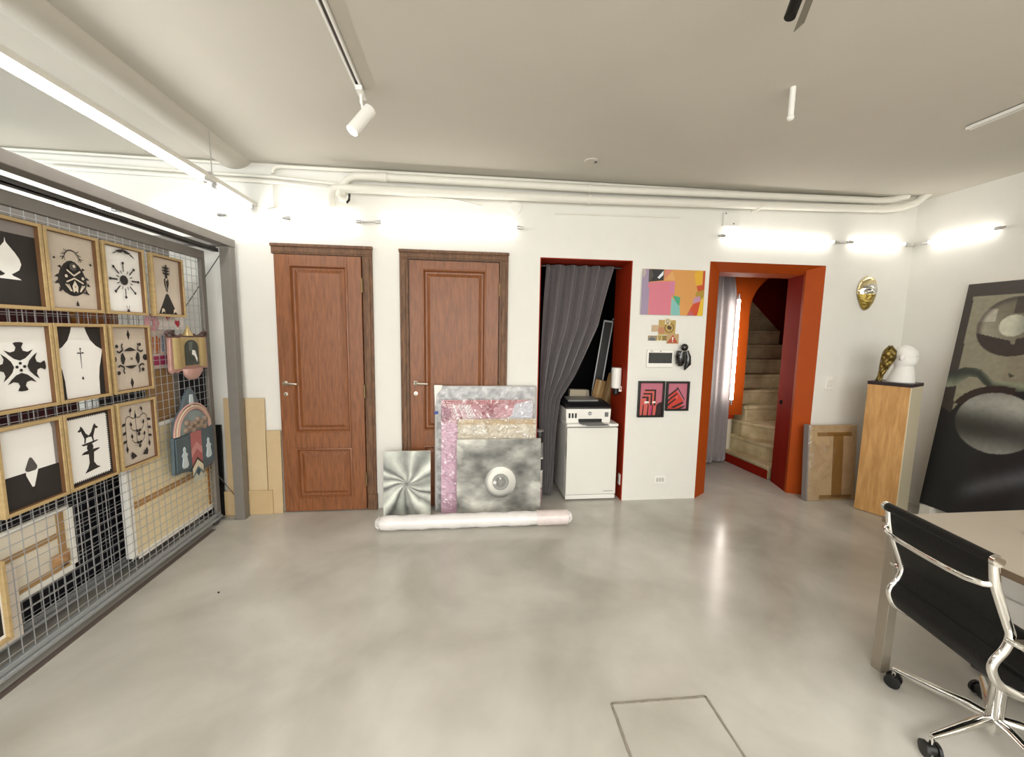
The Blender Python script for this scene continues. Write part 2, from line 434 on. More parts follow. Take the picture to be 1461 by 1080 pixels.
# ------------------------------------------------------------------ stairs in the hall
mb = MB()
zs = [.14, .31, .48, .65, .82, .99, 1.17, 1.36, 1.55, 1.75, 1.95]
ys = [None, None, None, 4.36, 4.53, 4.72, 4.93, 5.12, 5.30, 5.46]
st_o = thing('staircase', 'worn cream stone staircase climbing behind the orange doorway', 'staircase', (3.6, 4.5, 0))
def step(poly, z0, z1):
    poly = [(p[0]-3.6, p[1]-4.5) for p in poly]
    mb = MB(); mb.prism(poly, z0, z1-.035, plane='xy')
    c = Vector((sum(p[0] for p in poly)/len(poly), sum(p[1] for p in poly)/len(poly)))
    mb.prism([((p[0]-c.x)*1.012+c.x, (p[1]-c.y)*1.012+c.y) for p in poly], z1-.035, z1, plane='xy')
    mb.build('step', m_stone, st_o, smooth=0, bevel=.006)
step([(3.09, 3.75), (4.55, 3.75), (4.55, 5.54), (3.04, 5.54), (3.04, 4.50)], .002, zs[0])
step([(3.255, 3.78), (4.5, 3.78), (4.5, 5.5), (3.14, 5.5), (3.14, 4.36)], zs[0], zs[1])
step([(3.43, 3.98), (4.5, 3.8), (4.5, 5.5), (3.20, 5.5), (3.20, 4.33)], zs[1], zs[2])
xr = [4.5, 4.5, 4.5, 4.5, 4.5, 4.38, 4.20]
for k in range(3, 10):
    step([(3.26, ys[k]), (xr[k-3], ys[k]), (xr[k-3], 5.54), (3.26, 5.54)], zs[k-1], zs[k])
rz = MB(); rz.prism([(3.084, 3.735), (3.034, 4.50), (3.030, 4.50), (3.080, 3.735)], .004, .098, plane='xy')
o = rz.build('lowest_riser', m_darkred, st_o, smooth=0); o.location = (-3.6, -4.5, 0); o['label'] = 'dark red painted lowest riser'
nw = MB(); nw.lathe([(.085, .14), (.085, .50)], 24, c=(3.06, 4.46, 0)); nw.build('newel_drum', M('newel_cream', '#d8d1bd', .6, ns=6, na=.08), st_o).location = (-3.6, -4.5, 0)
nw = MB(); nw.lathe([(.085, .50), (.1, .505), (.1, .535), (.092, .55)], 24, c=(3.06, 4.46, 0)); o = nw.build('newel_cap', m_red, st_o); o.location = (-3.6, -4.5, 0); o['label'] = 'red moulded cap on the newel'
# skirting along the turning wall
mb = MB(); mb.prism([(3.95, 2.12), (4.60, 1.53), (4.60, 1.2), (3.95, 1.2)], 5.56, 5.598, plane='xz')
struct(mb.build('baseboard_stair', m_stone, smooth=0))
# arched orange wall end between stairs and passage
arch = [(3.16, 4.30), (3.16, 4.46)]
mb = MB()
inner = [(3.215, .55)] + [(3.215, 1.75)] + [(3.215 + .45*(1-math.cos(q)), 1.75 + .45*math.sin(q)) for q in [PI/2*i/10 for i in range(1, 11)]] + [(4.55, 2.2)]
outer = [(4.55, 2.9), (2.95, 2.9), (2.95, .55)]
mb.prism(inner + outer, 4.37, 4.47, plane='xz')
struct(mb.build('wall_stair_arch', m_orange, smooth=0))
mb = MB(); mb.box(3.04, 3.12, 4.475, 5.6, .14, 3.2); struct(mb.build('wall_stair_partition', m_orange, smooth=0))
# curtain hanging in the passage
def curtain(name, label, fn, nu, nv, mat, hooks=None, th=.004):
    t = thing(name, label, 'curtain', (0, 0, 0))
    mb = MB(); mb.grid(fn, nu, nv); mb.build('cloth', mat, t, smooth=70, solid=th)
    return t
def hall_c(u, v):
    x = 2.48 + .55*u; a = .05*(.6+.4*v)
    if v > .8: x = 2.74 + (x-2.74)*(1-.35*(v-.8)/.2)
    return (x, 4.22 + .10*u + a*(1-.5*u)*math.sin(u*PI*6.5+.4) + .012*math.sin(u*40), .02 + 2.4*v)
hc = curtain('curtain', 'grey velvet curtain in the passage beside the stone stairs', hall_c, 70, 24, m_velvet2)
mb = MB(); mb.tube([(2.06, 4.2, 2.46), (3.06, 4.2, 2.46)], .012, 10); mb.build('curtain_rod', m_darksteel, hc)

# vertical lamp on the passage wall
def tube_lamp(name, label, p, q, group=None, n_out=Vector((0, -1, 0)), r=.014, mat=None):
    """lamp tube between p and q with end caps; n_out points away from its wall"""
    p = Vector(p); q = Vector(q); d = (q-p).normalized()
    t = thing(name, label, 'lamp', tuple((p+q)/2), group=group)
    c = (p+q)/2
    a, b = p-c, q-c
    mb = MB(); mb.tube([a, b], r, 14); mb.build('glowing_tube', mat or m_tube, t)
    for e, s in ((a, -1), (b, 1)):
        mb = MB(); mb.tube([e, e+d*s*.035], r*.9, 12); mb.tube([e+d*s*.035, e+d*s*.06], r*.55, 10)
        mb.tube([e+d*s*.025, e+d*s*.025-n_out*.035], .006, 8); mb.build('end_cap', m_alu, t)
    return t
tube_lamp('tube_lamp', 'upright glowing tube lamp on the orange wall of the stair passage', (2.945, 4.19, .76), (2.945, 4.19, 1.86), r=.016,
          mat=M('passage_tube_glow', '#fff6ec', .4, emit=30.0))
mb = MB(); mb.box(-.02, .02, -.012, 0, -.02, .02)
o = mb.build('push_button', m_black, smooth=0, bevel=.002); o.location = (3.078, YB+WT-.08, .83); o.rotation_euler = (0, 0, -1.35)
tag(o, 'small black button box on the dark red jamb by the stairs', 'button')

# ------------------------------------------------------------------ wall lamps, hanging rail, pipes
G = 'white glowing tube lamps along the walls'
YT = YB-.04
tube_lamp('tube_lamp', 'glowing wall tube lamp farthest left, seen past the rack beams', (-3.3, YT, 2.28), (-2.5, YT, 2.28), group=G)
tube_lamp('tube_lamp', 'glowing wall tube lamp just above the end of the grey rack', (-2.24, YT, 2.28), (-1.80, YT, 2.28), group=G)
tube_lamp('tube_lamp', 'glowing wall tube lamp above the left wooden door', (-1.29, YT, 2.278), (-.83, YT, 2.276), group=G)
tube_lamp('tube_lamp', 'long glowing wall tube lamp above the right wooden door', (-.64, YT, 2.28), (.39, YT, 2.286), group=G)
tube_lamp('tube_lamp', 'long glowing wall tube lamp above the orange doorway', (2.15, YT, 2.296), (3.15, YT, 2.285), group=G)
tube_lamp('tube_lamp', 'short glowing wall tube lamp next to the right corner', (3.34, YT, 2.292), (3.84, YT, 2.297), group=G)
tube_lamp('tube_lamp', 'slanting-looking glowing tube lamp high on the right wall', (XR-.04, 3.18, 2.29), (XR-.04, 2.74, 2.295), n_out=Vector((-1, 0, 0)), group=G)
for x0, x1 in ((-.77, -.70), (3.21, 3.28), (3.90, 3.975)):
    mb = MB(); mb.tube([(x0, YB-.012, 2.283), (x1, YB-.012, 2.287)], .004, 8)
    tag(mb.build('lamp_cable', m_alu), {-.77: 'short cable joining the two tube lamps over the wooden doors', 3.21: 'short cable joining the two tube lamps right of the orange doorway', 3.90: 'short cable leading from the last tube lamp into the right corner'}[x0], 'cable')

rail = thing('hanging_lamp_rail', 'long white lamp rail with two glowing tubes hanging from the ceiling above the rack', 'lamp', (-1.56, 1.6, 2.36))
mb = MB(); mb.box(-.018, .018, -3.2, 1.735, 0, .03); mb.build('rail', M('rail_white', '#d9d6cc', .45), rail, bevel=.002)
for y0, y1 in ((-1.6, 1.12), (1.27, 1.66)):
    mb = MB(); mb.tube([(0, y0, -.022), (0, y1, -.022)], .014, 12); mb.build('glowing_tube', M('rail_tube_glow', '#fffdfa', .4, emit=36.), rail)
    for e, s in ((y0, -1), (y1, 1)):
        mb = MB(); mb.tube([(0, e, -.022), (0, e+s*.035, -.022)], .013, 10); mb.box(-.01, .01, e+s*.015-.01, e+s*.015+.01, -.022, .003); mb.build('end_cap', m_alu, rail)
for y in (1.17, -1.5):
    mb = MB(); mb.tube([(.03, y, .02), (.03, y, ZC-2.36-.04)], .003, 8); mb.box(-.01, .036, y-.01, y+.01, .026, .034); mb.build('suspension_rod', m_alu, rail)

PIPE = thing('wall_pipe', 'thick lower white pipe running along the top of the back wall', 'pipe', (0, 3.262, 2.5))
def arc(c, r, a0, a1, n=8): return [(c[0]+r*math.cos(a0+(a1-a0)*i/n), c[1]+r*math.sin(a0+(a1-a0)*i/n)) for i in range(n+1)]
y_ = 0.
pts = [(-1.0, y_+.03, -.12), (-1.0, y_, -.07)] + [(x, y_, z) for x, z in arc((-.93, -.07), .07, PI, PI/2, 7)][1:] + [(-.7, y_, .002), (1.0, y_, .015), (3.0, y_, .055), (3.55, y_, .07)]
pts += [(3.70, y_-.02, .085), (3.80, y_-.06, .12), (3.86, y_-.1, .19)]
mb = MB(); mb.tube(pts, .031, 14); mb.build('pipe_run', m_pipe, PIPE)
for x in (.96, 2.4): 
    mb = MB(); mb.tube([(x-.012, 0, .016 + .02*(x > 2)), (x+.012, 0, .016+.02*(x > 2))], .036, 14); mb.box(x-.006, x+.006, 0, .07, .005, .03); mb.build('pipe_clamp', m_pipe, PIPE)
P2 = thing('wall_pipe', 'thick upper white pipe with a bend over the right wooden door', 'pipe', (0, 3.268, 2.585))
pts = [(-.93, 0, -.13)] + [(x, 0, z) for x, z in arc((-.79, -.12), .13, PI, PI/2, 7)] + [(-.6, 0, .012), (1.0, 0, .015), (3.0, 0, .045)]
pts += [(3.5, -.005, .05), (3.62, -.02, .06), (3.72, -.06, .085)]
mb = MB(); mb.tube(pts, .028, 14); mb.build('pipe_run', m_pipe, P2)
mb = MB(); mb.tube([(-.66, 0, .011), (-.59, 0, .012)], .034, 14); mb.build('pipe_sleeve', m_pipe, P2)
mb = MB(); mb.tube([(-.93, 0, -.10), (-.93, 0, -.14)], .033, 14); mb.tube([(-.93, 0, -.13), (-.92, -.01, -.16), (-.88, -.02, -.18), (-.86, -.02, -.15)], .02, 12); mb.build('pipe_trap', m_pipe, P2)
mb = MB(); mb.tube([(-.855, -.03, -.13), (-.858, -.035, -.175), (-.875, -.035, -.195)], .008, 8); mb.build('black_hose_end', m_black, P2)
mb = MB(); mb.tube([(.96-.01, 0, .016), (.96+.01, 0, .016)], .033, 14); mb.box(.954, .966, 0, .05, .0, .03); mb.build('pipe_clamp', m_pipe, P2)
# thin conduits
def conduit(label, pts, r=.011):
    mb = MB(); mb.tube(pts, r, 10); return tag(mb.build('conduit', m_pipe), label, 'pipe', 'thin white conduits under the ceiling')
conduit('thin white conduit right under the ceiling that bends down at the ceiling beam', [(-1.41, 3.31, 2.592), (-1.41, 3.31, 2.615), (-1.395, 3.31, 2.635), (-1.36, 3.31, 2.645), (0, 3.31, 2.65), (3.6, 3.31, 2.655)], .013)
conduit('upper of two thin white conduits running behind the hanging lamp rail', [(-3.6, 3.315, 2.60), (-2.0, 3.315, 2.575), (-1.4, 3.315, 2.57), (-.96, 3.315, 2.545), (0.2, 3.315, 2.54), (3.5, 3.315, 2.58)], .012)
conduit('lower of two thin white conduits running behind the hanging lamp rail', [(-2.85, 3.315, 2.556), (-2.75, 3.315, 2.552), (-1.4, 3.315, 2.535), (-1.0, 3.315, 2.505)], .014)
conduit('thin white conduit at the ceiling left of the beam', [(-3.6, 3.31, 2.655), (-1.74, 3.31, 2.648)], .010)
conduit('thin white cable dropping from the conduits to the wall end of the lamp rail', [(-1.42, 3.32, 2.54), (-1.42, 3.32, 2.36), (-1.47, 3.32, 2.35)], .006)
conduit('thin white cable line under the pipes above the niche', [(.70, 3.33, 2.415), (1.76, 3.33, 2.432)], .005)
conduit('short thin white conduit sloping under the bend of the pipes', [(-.55, 3.325, 2.50), (-.1, 3.325, 2.48), (.12, 3.325, 2.44)], .009)
mb = MB(); mb.lathe([(.05, 0), (.05, .01), (.045, .014)], 24, c=(0, 0, 0), ax='-y')
o = mb.build('wall_cover', m_wall); o.location = (.385, YB, 2.45); tag(o, 'round white cover plate under the pipes over the right door', 'cover plate')
t = thing('junction_box', 'square white junction box under the pipes at the orange doorway', 'junction box', (2.205, YB, 2.43))
mb = MB(); mb.box(-.07, .07, -.03, 0, -.05, .06); mb.build('box_body', m_wall, t, bevel=.003)
for x, z in ((-.055, .05), (.02, -.03)):
    mb = MB(); mb.lathe([(.006, 0), (.006, .002)], 10, c=(x, -.03, z), ax='-y'); mb.build('screw', m_darksteel, t)
t = thing('ceiling_rosette', 'small round white ceiling rosette with a dark hole', 'rosette', (.87, 2.93, ZC))
mb = MB(); mb.lathe([(.045, -.006), (.05, 0)], 20); mb.build('disc', m_ceil, t)
mb = MB(); mb.lathe([(.01, -.012), (.01, -.004)], 10, c=(.03, 0, 0)); mb.build('wire_hole', m_darksteel, t)

def track(label, x, y0, y1, group=None):
    t = thing('track_rail', label, 'lamp track', (x, y1, ZC))
    mb = MB(); L = y0-y1
    mb.box(-.017, -.007, L, 0, -.02, 0); mb.box(.007, .017, L, 0, -.02, 0); mb.box(-.017, .017, L, 0, -.005, 0)
    mb.build('rail', m_white, t, bevel=.001)
    mb = MB(); mb.box(-.007, .007, L, -.06, -.012, -.005); mb.build('slot', m_darksteel, t)
    return t
track('white ceiling lamp track that ends at the small spotlight', -.533, -1.0, 2.28)
track('white ceiling lamp track at the upper right', 2.835, -1.0, 2.16)
sp = thing('spotlight', 'small white cylindrical spotlight tilted on the end of the ceiling track', 'spotlight', (-.525, 2.25, ZC-.02))
mb = MB(); mb.box(-.016, .016, -.05, .05, -.022, 0); mb.tube([(0, 0, -.02), (0, 0, -.06)], .008, 10); mb.build('adapter', m_white, sp, bevel=.002)
p0 = Vector((.045, .0, -.085)); p1 = Vector((-.035, -.05, -.215)); dv = (p1-p0).normalized()
mb = MB(); mb.tube([p0, p0+dv*.004, p1], [.026, .03, .03], 20); mb.tube([(0, 0, -.05), (.01, .0, -.10)], .007, 8); mb.build('lamp_barrel', m_white, sp)
mb = MB(); mb.tube([p1, p1+dv*.003], .026, 20); mb.build('glowing_lens', M('spot_lens_glow', '#ffffff', .4, emit=14.), sp)
o = thing('ceiling_sensor', 'slim white cylinder hanging from the ceiling near the middle', 'sensor', (1.577, 1.963, ZC))
mb = MB(); mb.lathe([(.013, -.135), (.013, 0)], 16); mb.build('stem', m_white, o)
mb = MB(); mb.lathe([(.008, -.152), (.015, -.146), (.016, -.136), (.013, -.132)], 16); mb.build('tip', m_white, o)
o = thing('floodlight', 'slim black spotlight with a shiny flap at the top edge of the picture', 'spotlight', (1.06, 1.30, ZC))
mb = MB(); mb.box(-.02, .02, -.03, .03, -.02, 0); mb.tube([(0, 0, -.02), (0, 0, -.08)], .008, 10); mb.build('bracket', m_black, o)
mb = MB(); mb.tube([(-.048, 0, -.205), (.0, 0, -.06)], [.017, .019], 16); mb.build('lamp_housing', M('black_lamp_metal', '#1d1b1a', .3, .6), o)
mb = MB(); mb.box(.008, .011, -.02, .02, -.235, -.09, rot=(0, .33, 0)); mb.build('flap', M('flap_metal', '#9a958d', .25, .9), o)

# ================================================================== ART RACK ON THE LEFT
XP = -1.85
g = thing('rack_gantry', 'grey steel gantry frame carrying the sliding wire panels', 'rack', (-1.72, 0, 0))
mb = MB(); mb.box(-.04, .04, .3, 3.275, 2.045, 2.10); mb.build('top_beam', m_steel, g, bevel=.003)
mb = MB(); mb.box(-1.35, -.04, 3.21, 3.275, 2.045, 2.10); mb.build('top_beam', m_steel, g, bevel=.003)
mb = MB(); mb.box(-1.35, -1.28, .3, 3.275, 2.045, 2.10); mb.build('top_beam', m_steel, g, bevel=.003)
for x, y in ((.0, 3.24), (0, .34), (-1.315, 3.24), (-1.315, .34)):
    mb = MB(); mb.box(x-.035, x+.035, y-.035, y+.035, 0, 2.045); mb.box(x-.04, x+.04, y-.04, y+.036, 0, .006); mb.build('post', m_steel, g, bevel=.002)
mb = MB(); mb.tube([(-.01, 3.235, 2.04), (-1.31, 3.235, .12)], .003, 8); mb.build('brace_cable', m_darksteel, g)
mb = MB(); mb.tube([(-.01, 3.243, .12), (-1.31, 3.243, 2.04)], .003, 8); mb.build('brace_cable', m_darksteel, g)
for x in (-.082, -.307):
    mb = MB(); mb.box(x-.019, x+.019, .3, 3.25, 2.008, 2.013); mb.box(x-.019, x-.014, .3, 3.25, 2.008, 2.033); mb.box(x+.014, x+.019, .3, 3.25, 2.008, 2.033)
    for yy in (3.22, 1.2): mb.box(x-.012, x+.012, yy-.01, yy+.01, 2.012, 2.05)
    mb.build('hanging_track', m_darksteel, g)
mb = MB(); mb.box(-1.28, -.04, 3.205, 3.235, .004, .012); mb.build('floor_bar', m_alu, g)

def wire_panel(label, X, Y0, Y1, cell, r, zt=1.998, matframe=m_steel):
    t = thing('wire_panel', label, 'display panel', (X, Y0, 0))
    L = Y1-Y0; mb = MB(); fw = .024
    mb.box(-fw/2, fw/2, 0, L, zt-.06, zt); mb.box(-fw/2, fw/2, L-.045, L, .086, zt-.06); mb.box(-fw/2, fw/2, 0, .045, .086, zt-.06)
    mb.build('panel_frame', matframe, t, bevel=.003)
    mb = MB(); mb.box(-fw/2, fw/2, 0, L, .062, .086); mb.box(-fw/2-.004, fw/2+.012, 0, L, .042, .060)
    mb.build('bottom_rail', M('rail_silver_grey', '#a7abad', .4, .4), t, bevel=.003)
    mb = MB()
    y = .045
    while y < L-.04:
        mb.box(-r, r, y-r, y+r, .086, zt-.06); y += cell
    z = .112
    while z < zt-.06:
        mb.box(r*1.2, r*3.2, .02, L-.02, z-r, z+r); z += cell
    mb.build('wire_mesh', m_wire, t, smooth=0)
    for y in (L-.05, .3):
        mb = MB(); mb.lathe([(.012, -.009), (.034, -.010), (.034, .010), (.012, .011)], 18, c=(0, y, .034), ax='x')
        mb.box(-.016, -.011, y-.012, y+.012, .025, .062); mb.box(.011, .016, y-.012, y+.012, .025, .062); mb.build('castor', M('castor_grey', '#4a4948', .45), t)
    return t
wire_panel('front sliding wire mesh panel hung with framed paper-cut prints', XP, .3, 3.178, .05, .00135)
wire_panel('rear sliding wire mesh panel standing just behind the front one', -2.027, .3, 3.10, .041, .0016, matframe=m_steel)

RZ = PI/2
def framed(label, Yc, Zb, paper, draw, w=.268, h=.366, d=.028, extra=()):
    t = thing('framed_print', label, 'framed print', (XP+.008, Yc, Zb), RZ, group='framed paper-cut prints on the wire panel')
    b = .0145; hw = w/2
    mb = MB()
    mb.box(-hw, -hw+b, -d, 0, 0, h); mb.box(hw-b, hw, -d, 0, 0, h); mb.box(-hw+b, hw-b, -d, 0, 0, b); mb.box(-hw+b, hw-b, -d, 0, h-b, h)
    mb.build('frame', m_frame, t, bevel=.0015)
    mb = MB(); x0, x1, z0, z1 = -hw+b, hw-b, b, h-b
    mb.add([(x0, -.008, z0), (x1, -.008, z0), (x1, -.008, z1), (x0, -.008, z1)], [(0, 1, 2, 3)], 0)
    for q in [(x0, x0+.002), (x1-.002, x1)]: mb.box(q[0], q[1], -.024, -.006, z0, z1, 2)
    mb.box(x0, x1, -.024, -.006, z1-.002, z1, 2); mb.box(x0, x1, -.024, -.006, z0, z0+.002, 2)  # dark brown liners: shade on the inner frame edges put into the colour
    lay = [0]
    def P(pts, m=1):
        lay[0] += 1
        mb.flat([(x0 + u*(x1-x0), z0 + v*(z1-z0)) for u, v in pts], -.0085-.00025*lay[0], m)
    def Dk(u, v, r, m=1, n=14, ry=None):
        a = (z1-z0)/(x1-x0); P([(u + r*math.cos(2*PI*i/n), v + (ry or r)*math.sin(2*PI*i/n)/a) for i in range(n)], m)
    def S(pts, wd, m=1):       # a stroke of tapering width
        for (a, b2), (c, d2) in zip(pts[:-1], pts[1:]):
            dx, dy = c-a, d2-b2; l = math.hypot(dx, dy) or 1; nx, ny = -dy/l*wd/2, dx/l*wd/2
            P([(a+nx, b2+ny), (c+nx, d2+ny), (c-nx, d2-ny), (a-nx, b2-ny)], m)
    def sym(pts, m=1): P(pts, m); P([(1-u, v) for u, v in pts], m)
    draw(P, Dk, S, sym)
    mb.build('print', [paper, m_ink, M('painted_frame_shade', '#6b4a2c', .7), m_paperw, M('tan_light', '#d8ccb8', .7), M('ink_grey', '#54504e', .7), M('pink_grey', '#8c8480', .7)], t, smooth=0, fix=False)
    return t
c1, c2, c3, c4 = 1.893, 2.166, 2.455, 2.776
z1_, z2_, z3_ = 1.525, 1.105, .688
def a_spade(P, D, S, sym):
    P([(0, 0), (1, 0), (1, .86), (0, .86)], 1); P([(0, .86), (1, .86), (1, 1), (0, 1)], 6)
    sh = [(.5, .80), (.515, .74), (.56, .70), (.64, .63), (.70, .56), (.72, .50), (.68, .43), (.60, .39), (.55, .37), (.58, .35), (.66, .33), (.70, .31), (.5, .31)]
    P(sh, 3); P([(1-u, v) for u, v in sh][::-1], 3); D(.60, .375, .02); D(.40, .375, .02)
def a_egg(P, D, S, sym):
    body = [(.5, .66), (.58, .645), (.66, .60), (.73, .53), (.78, .45), (.80, .37), (.76, .28), (.68, .22), (.58, .185), (.5, .175)]
    P(body + [(1-u, v) for u, v in body[-2:0:-1]], 1)
    for q in ((.72, .58, .79, .56), (.79, .46, .86, .42), (.81, .38, .87, .33), (.76, .29, .81, .22)):
        sym([(q[0], q[1]), (q[2], q[3]), (q[0]-.02, q[1]-.05)])
    S([(.2, .27), (.34, .245)], .018); S([(.66, .245), (.82, .215)], .018)
    for s in (1, -1):
        f = lambda u: .5 + s*(u-.5)
        S([(f(.5), .80), (f(.57), .79), (f(.63), .75), (f(.66), .70), (f(.70), .66)], .016)
        S([(f(.63), .75), (f(.70), .73)], .010); S([(f(.66), .70), (f(.74), .69)], .010); S([(f(.60), .775), (f(.66), .80)], .010); S([(f(.66), .70), (f(.64), .65)], .01)
    D(.5, .575, .075, 5); D(.52, .585, .03, 4)
    S([(.36, .525), (.5, .455)], .022, 4); S([(.64, .525), (.5, .455)], .022, 4); D(.34, .44, .03, 4); D(.68, .43, .03, 4)
    S([(.33, .36), (.5, .42), (.68, .36)], .02, 4)
    P([(.5, .39), (.56, .31), (.55, .23), (.5, .21), (.45, .23), (.44, .31)], 4); D(.5, .305, .012); P([(.5, .25), (.55, .22), (.5, .19), (.45, .22)], 1)
    for k in range(3): 
        S([(.30+.03*k, .33), (.40+.01*k, .24)], .013, 4); S([(.70-.03*k, .33), (.60-.01*k, .24)], .013, 4)
    D(.12, .66, .022); D(.86, .64, .025); D(.5, .075, .028); P([(.5, .12), (.54, .04), (.46, .04)])
def a_burst(P, D, S, sym):
    for k in range(16):
        a = 2*PI*k/16 + .1; r = .115 if k % 2 == 0 else .07
        D(.5 + r*.6*math.cos(a), .5 + r*.45*math.sin(a), .035, n=8)
    D(.5, .5, .11)
    for k in range(8):
        a = PI*k/4 + PI/2; ca, sa = math.cos(a), math.sin(a)*.72
        S([(.5+.18*ca, .5+.18*sa), (.5+.34*ca, .5+.34*sa)], .024); D(.5+.37*ca, .5+.37*sa, .033, n=10)
        b = a + PI/8; cb, sb = math.cos(b), math.sin(b)*.72
        S([(.5+.15*cb, .5+.15*sb), (.5+.22*cb, .5+.22*sb)], .016)
    sym([(.5, .985), (.40, .965), (.30, .94), (.36, .915), (.46, .925), (.5, .945)])
    for k in range(4): S([(.62+.03*k, .95-.012*k), (.70+.03*k, .90-.012*k)], .012); S([(.38-.03*k, .95-.012*k), (.30-.03*k, .92-.012*k)], .012)
    S([(.46, .10), (.48, .06), (.47, .02)], .012); S([(.54, .10), (.52, .06), (.53, .02)], .012); P([(.44, .0), (.56, .0), (.5, .05)])
def a_skirt(P, D, S, sym):
    sym([(.5, .375), (.55, .36), (.66, .22), (.83, .01), (.5, .01)])
    sym([(.5, .385), (.54, .46), (.585, .56), (.58, .63), (.53, .655), (.5, .65)])
    S([(.47, .62), (.48, .52), (.5, .45)], .014, 4); D(.5, .63, .03, 4); D(.5, .68, .045)
    for z in (.72, .77, .82): 
        P([(.36, z+.02), (.5, z-.02), (.64, z+.02), (.5, z+.035)])
    for k in range(5): S([(.40+.05*k, .70), (.38+.06*k, .86)], .012)
    D(.5, .87, .03); D(.27, .05, .0)
    for u in (.30, .72):
        P([(u-.07, .01), (u-.05, .09), (u, .11), (u+.05, .08), (u+.06, .01), (u+.03, .05), (u-.02, .04)], 4)
def a_cross(P, D, S, sym):
    for k in range(4):
        a = PI/2*k; ca, sa = math.cos(a), math.sin(a)
        def r(pts): return [(.52 + (x*ca-y*sa), .50 + (x*sa+y*ca)*.72) for x, y in pts]
        half = [(0, .105), (.09, .140), (.17, .21), (.235, .29), (.14, .25), (.07, .27), (.045, .33), (.085, .405), (.04, .42), (0, .42)]
        P(r(half + [(-x, y) for x, y in half[-2:0:-1]])); D(.52 - .06*sa, .50+.06*ca*.72, .026)
def a_vase(P, D, S, sym):
    P([(0, 0), (1, 0), (1, 1), (0, 1)], 1); P([(0, 0), (.05, 0), (.05, 1), (0, 1)], 5)
    half = [(.5, 1), (.64, 1), (.67, .92), (.74, .81), (.86, .72), (1.0, .665), (.96, .55), (.90, .40), (.87, .25), (.86, .0), (.5, .0)]
    P(half, 3); P([(1-u if u < 1 else .0, v) for u, v in half][::-1], 3)
    P([(.49, .62), (.51, .62), (.505, .41), (.495, .41)]); P([(.42, .62), (.58, .62), (.56, .64), (.5, .632), (.44, .64)]); S([(.5, .63), (.5, .68)], .016); D(.5, .69, .018)
    P([(.5, .30), (.525, .265), (.5, .245), (.475, .265)])
def a_rosette(P, D, S, sym):
    for a, b, c, d_ in ((.5, .88, .03, .085), (.5, .10, .035, .085)): P([(a, b+d_), (a+c+.015, b), (a, b-d_), (a-c-.015, b)])
    D(.06, .50, .075); D(.94, .50, .075); D(.16, .70, .04); D(.80, .72, .04); D(.16, .28, .045); D(.84, .30, .045)
    sym([(.30, .60), (.36, .50), (.30, .40), (.25, .43), (.23, .50), (.25, .57)])
    P([(.32, .62), (.42, .66), (.5, .68), (.58, .66), (.68, .62), (.5, .615)]); P([(.32, .38), (.42, .345), (.5, .33), (.58, .345), (.68, .38), (.5, .385)])
    for s in (0, 1):
        f = (lambda u: u) if s == 0 else (lambda u: 1-u)
        S([(f(.30), .64), (f(.20), .60), (f(.14), .625)], .03); S([(f(.30), .64), (f(.27), .70), (f(.30), .74)], .03)
        S([(f(.30), .36), (f(.20), .40), (f(.14), .375)], .03); S([(f(.30), .36), (f(.27), .30), (f(.30), .26)], .03)
    P([(.46, .53), (.5, .50), (.54, .53), (.52, .50), (.54, .46), (.5, .49), (.46, .46), (.48, .5)])
def a_diamond(P, D, S, sym):
    P([(0, 0), (1, 0), (1, .42), (0, .42)], 1); P([(.93, .42), (1, .42), (1, 1), (.90, 1), (.93, .9)], 6)
    P([(.5, .60), (.53, .58), (.60, .47), (.595, .44), (.56, .42), (.44, .42), (.40, .44), (.395, .46), (.47, .58)], 5)
    P([(.40, .42), (.61, .42), (.60, .40), (.52, .22), (.5, .215), (.48, .22), (.40, .38)], 3)
def a_column(P, D, S, sym):
    P([(0, 0), (1, 0), (1, 1), (0, 1)], 1)
    sc_ = []
    n = 20; m_ = 26
    for i in range(n): sc_ += [(.08+.84*i/n, .065), (.08+.84*(i+.5)/n, .04)]
    for i in range(m_): sc_ += [(.92, .065+.87*i/m_), (.955, .065+.87*(i+.5)/m_)]
    for i in range(n): sc_ += [(.92-.84*i/n, .935), (.92-.84*(i+.5)/n, .96)]
    for i in range(m_): sc_ += [(.08, .935-.87*i/m_), (.045, .935-.87*(i+.5)/m_)]
    P(sc_, 3)
    for s in (1, -1):
        f = lambda u: .5 + s*(u-.5)
        P([(f(.5), .67), (f(.56), .71), (f(.62), .80), (f(.66), .83), (f(.68), .79), (f(.73), .765), (f(.70), .745), (f(.66), .755), (f(.62), .68), (f(.60), .64), (f(.61), .57), (f(.585), .57), (f(.56), .64), (f(.5), .65)])
    P([(.32, .56), (.68, .58), (.70, .565), (.5, .535), (.36, .535)])
    P([(.45, .54), (.56, .54), (.58, .49), (.56, .46), (.72, .455), (.70, .435), (.58, .41), (.56, .27), (.62, .20), (.70, .165), (.34, .135), (.42, .20), (.46, .27), (.46, .40), (.30, .415), (.36, .445), (.45, .455), (.43, .49)], 1)
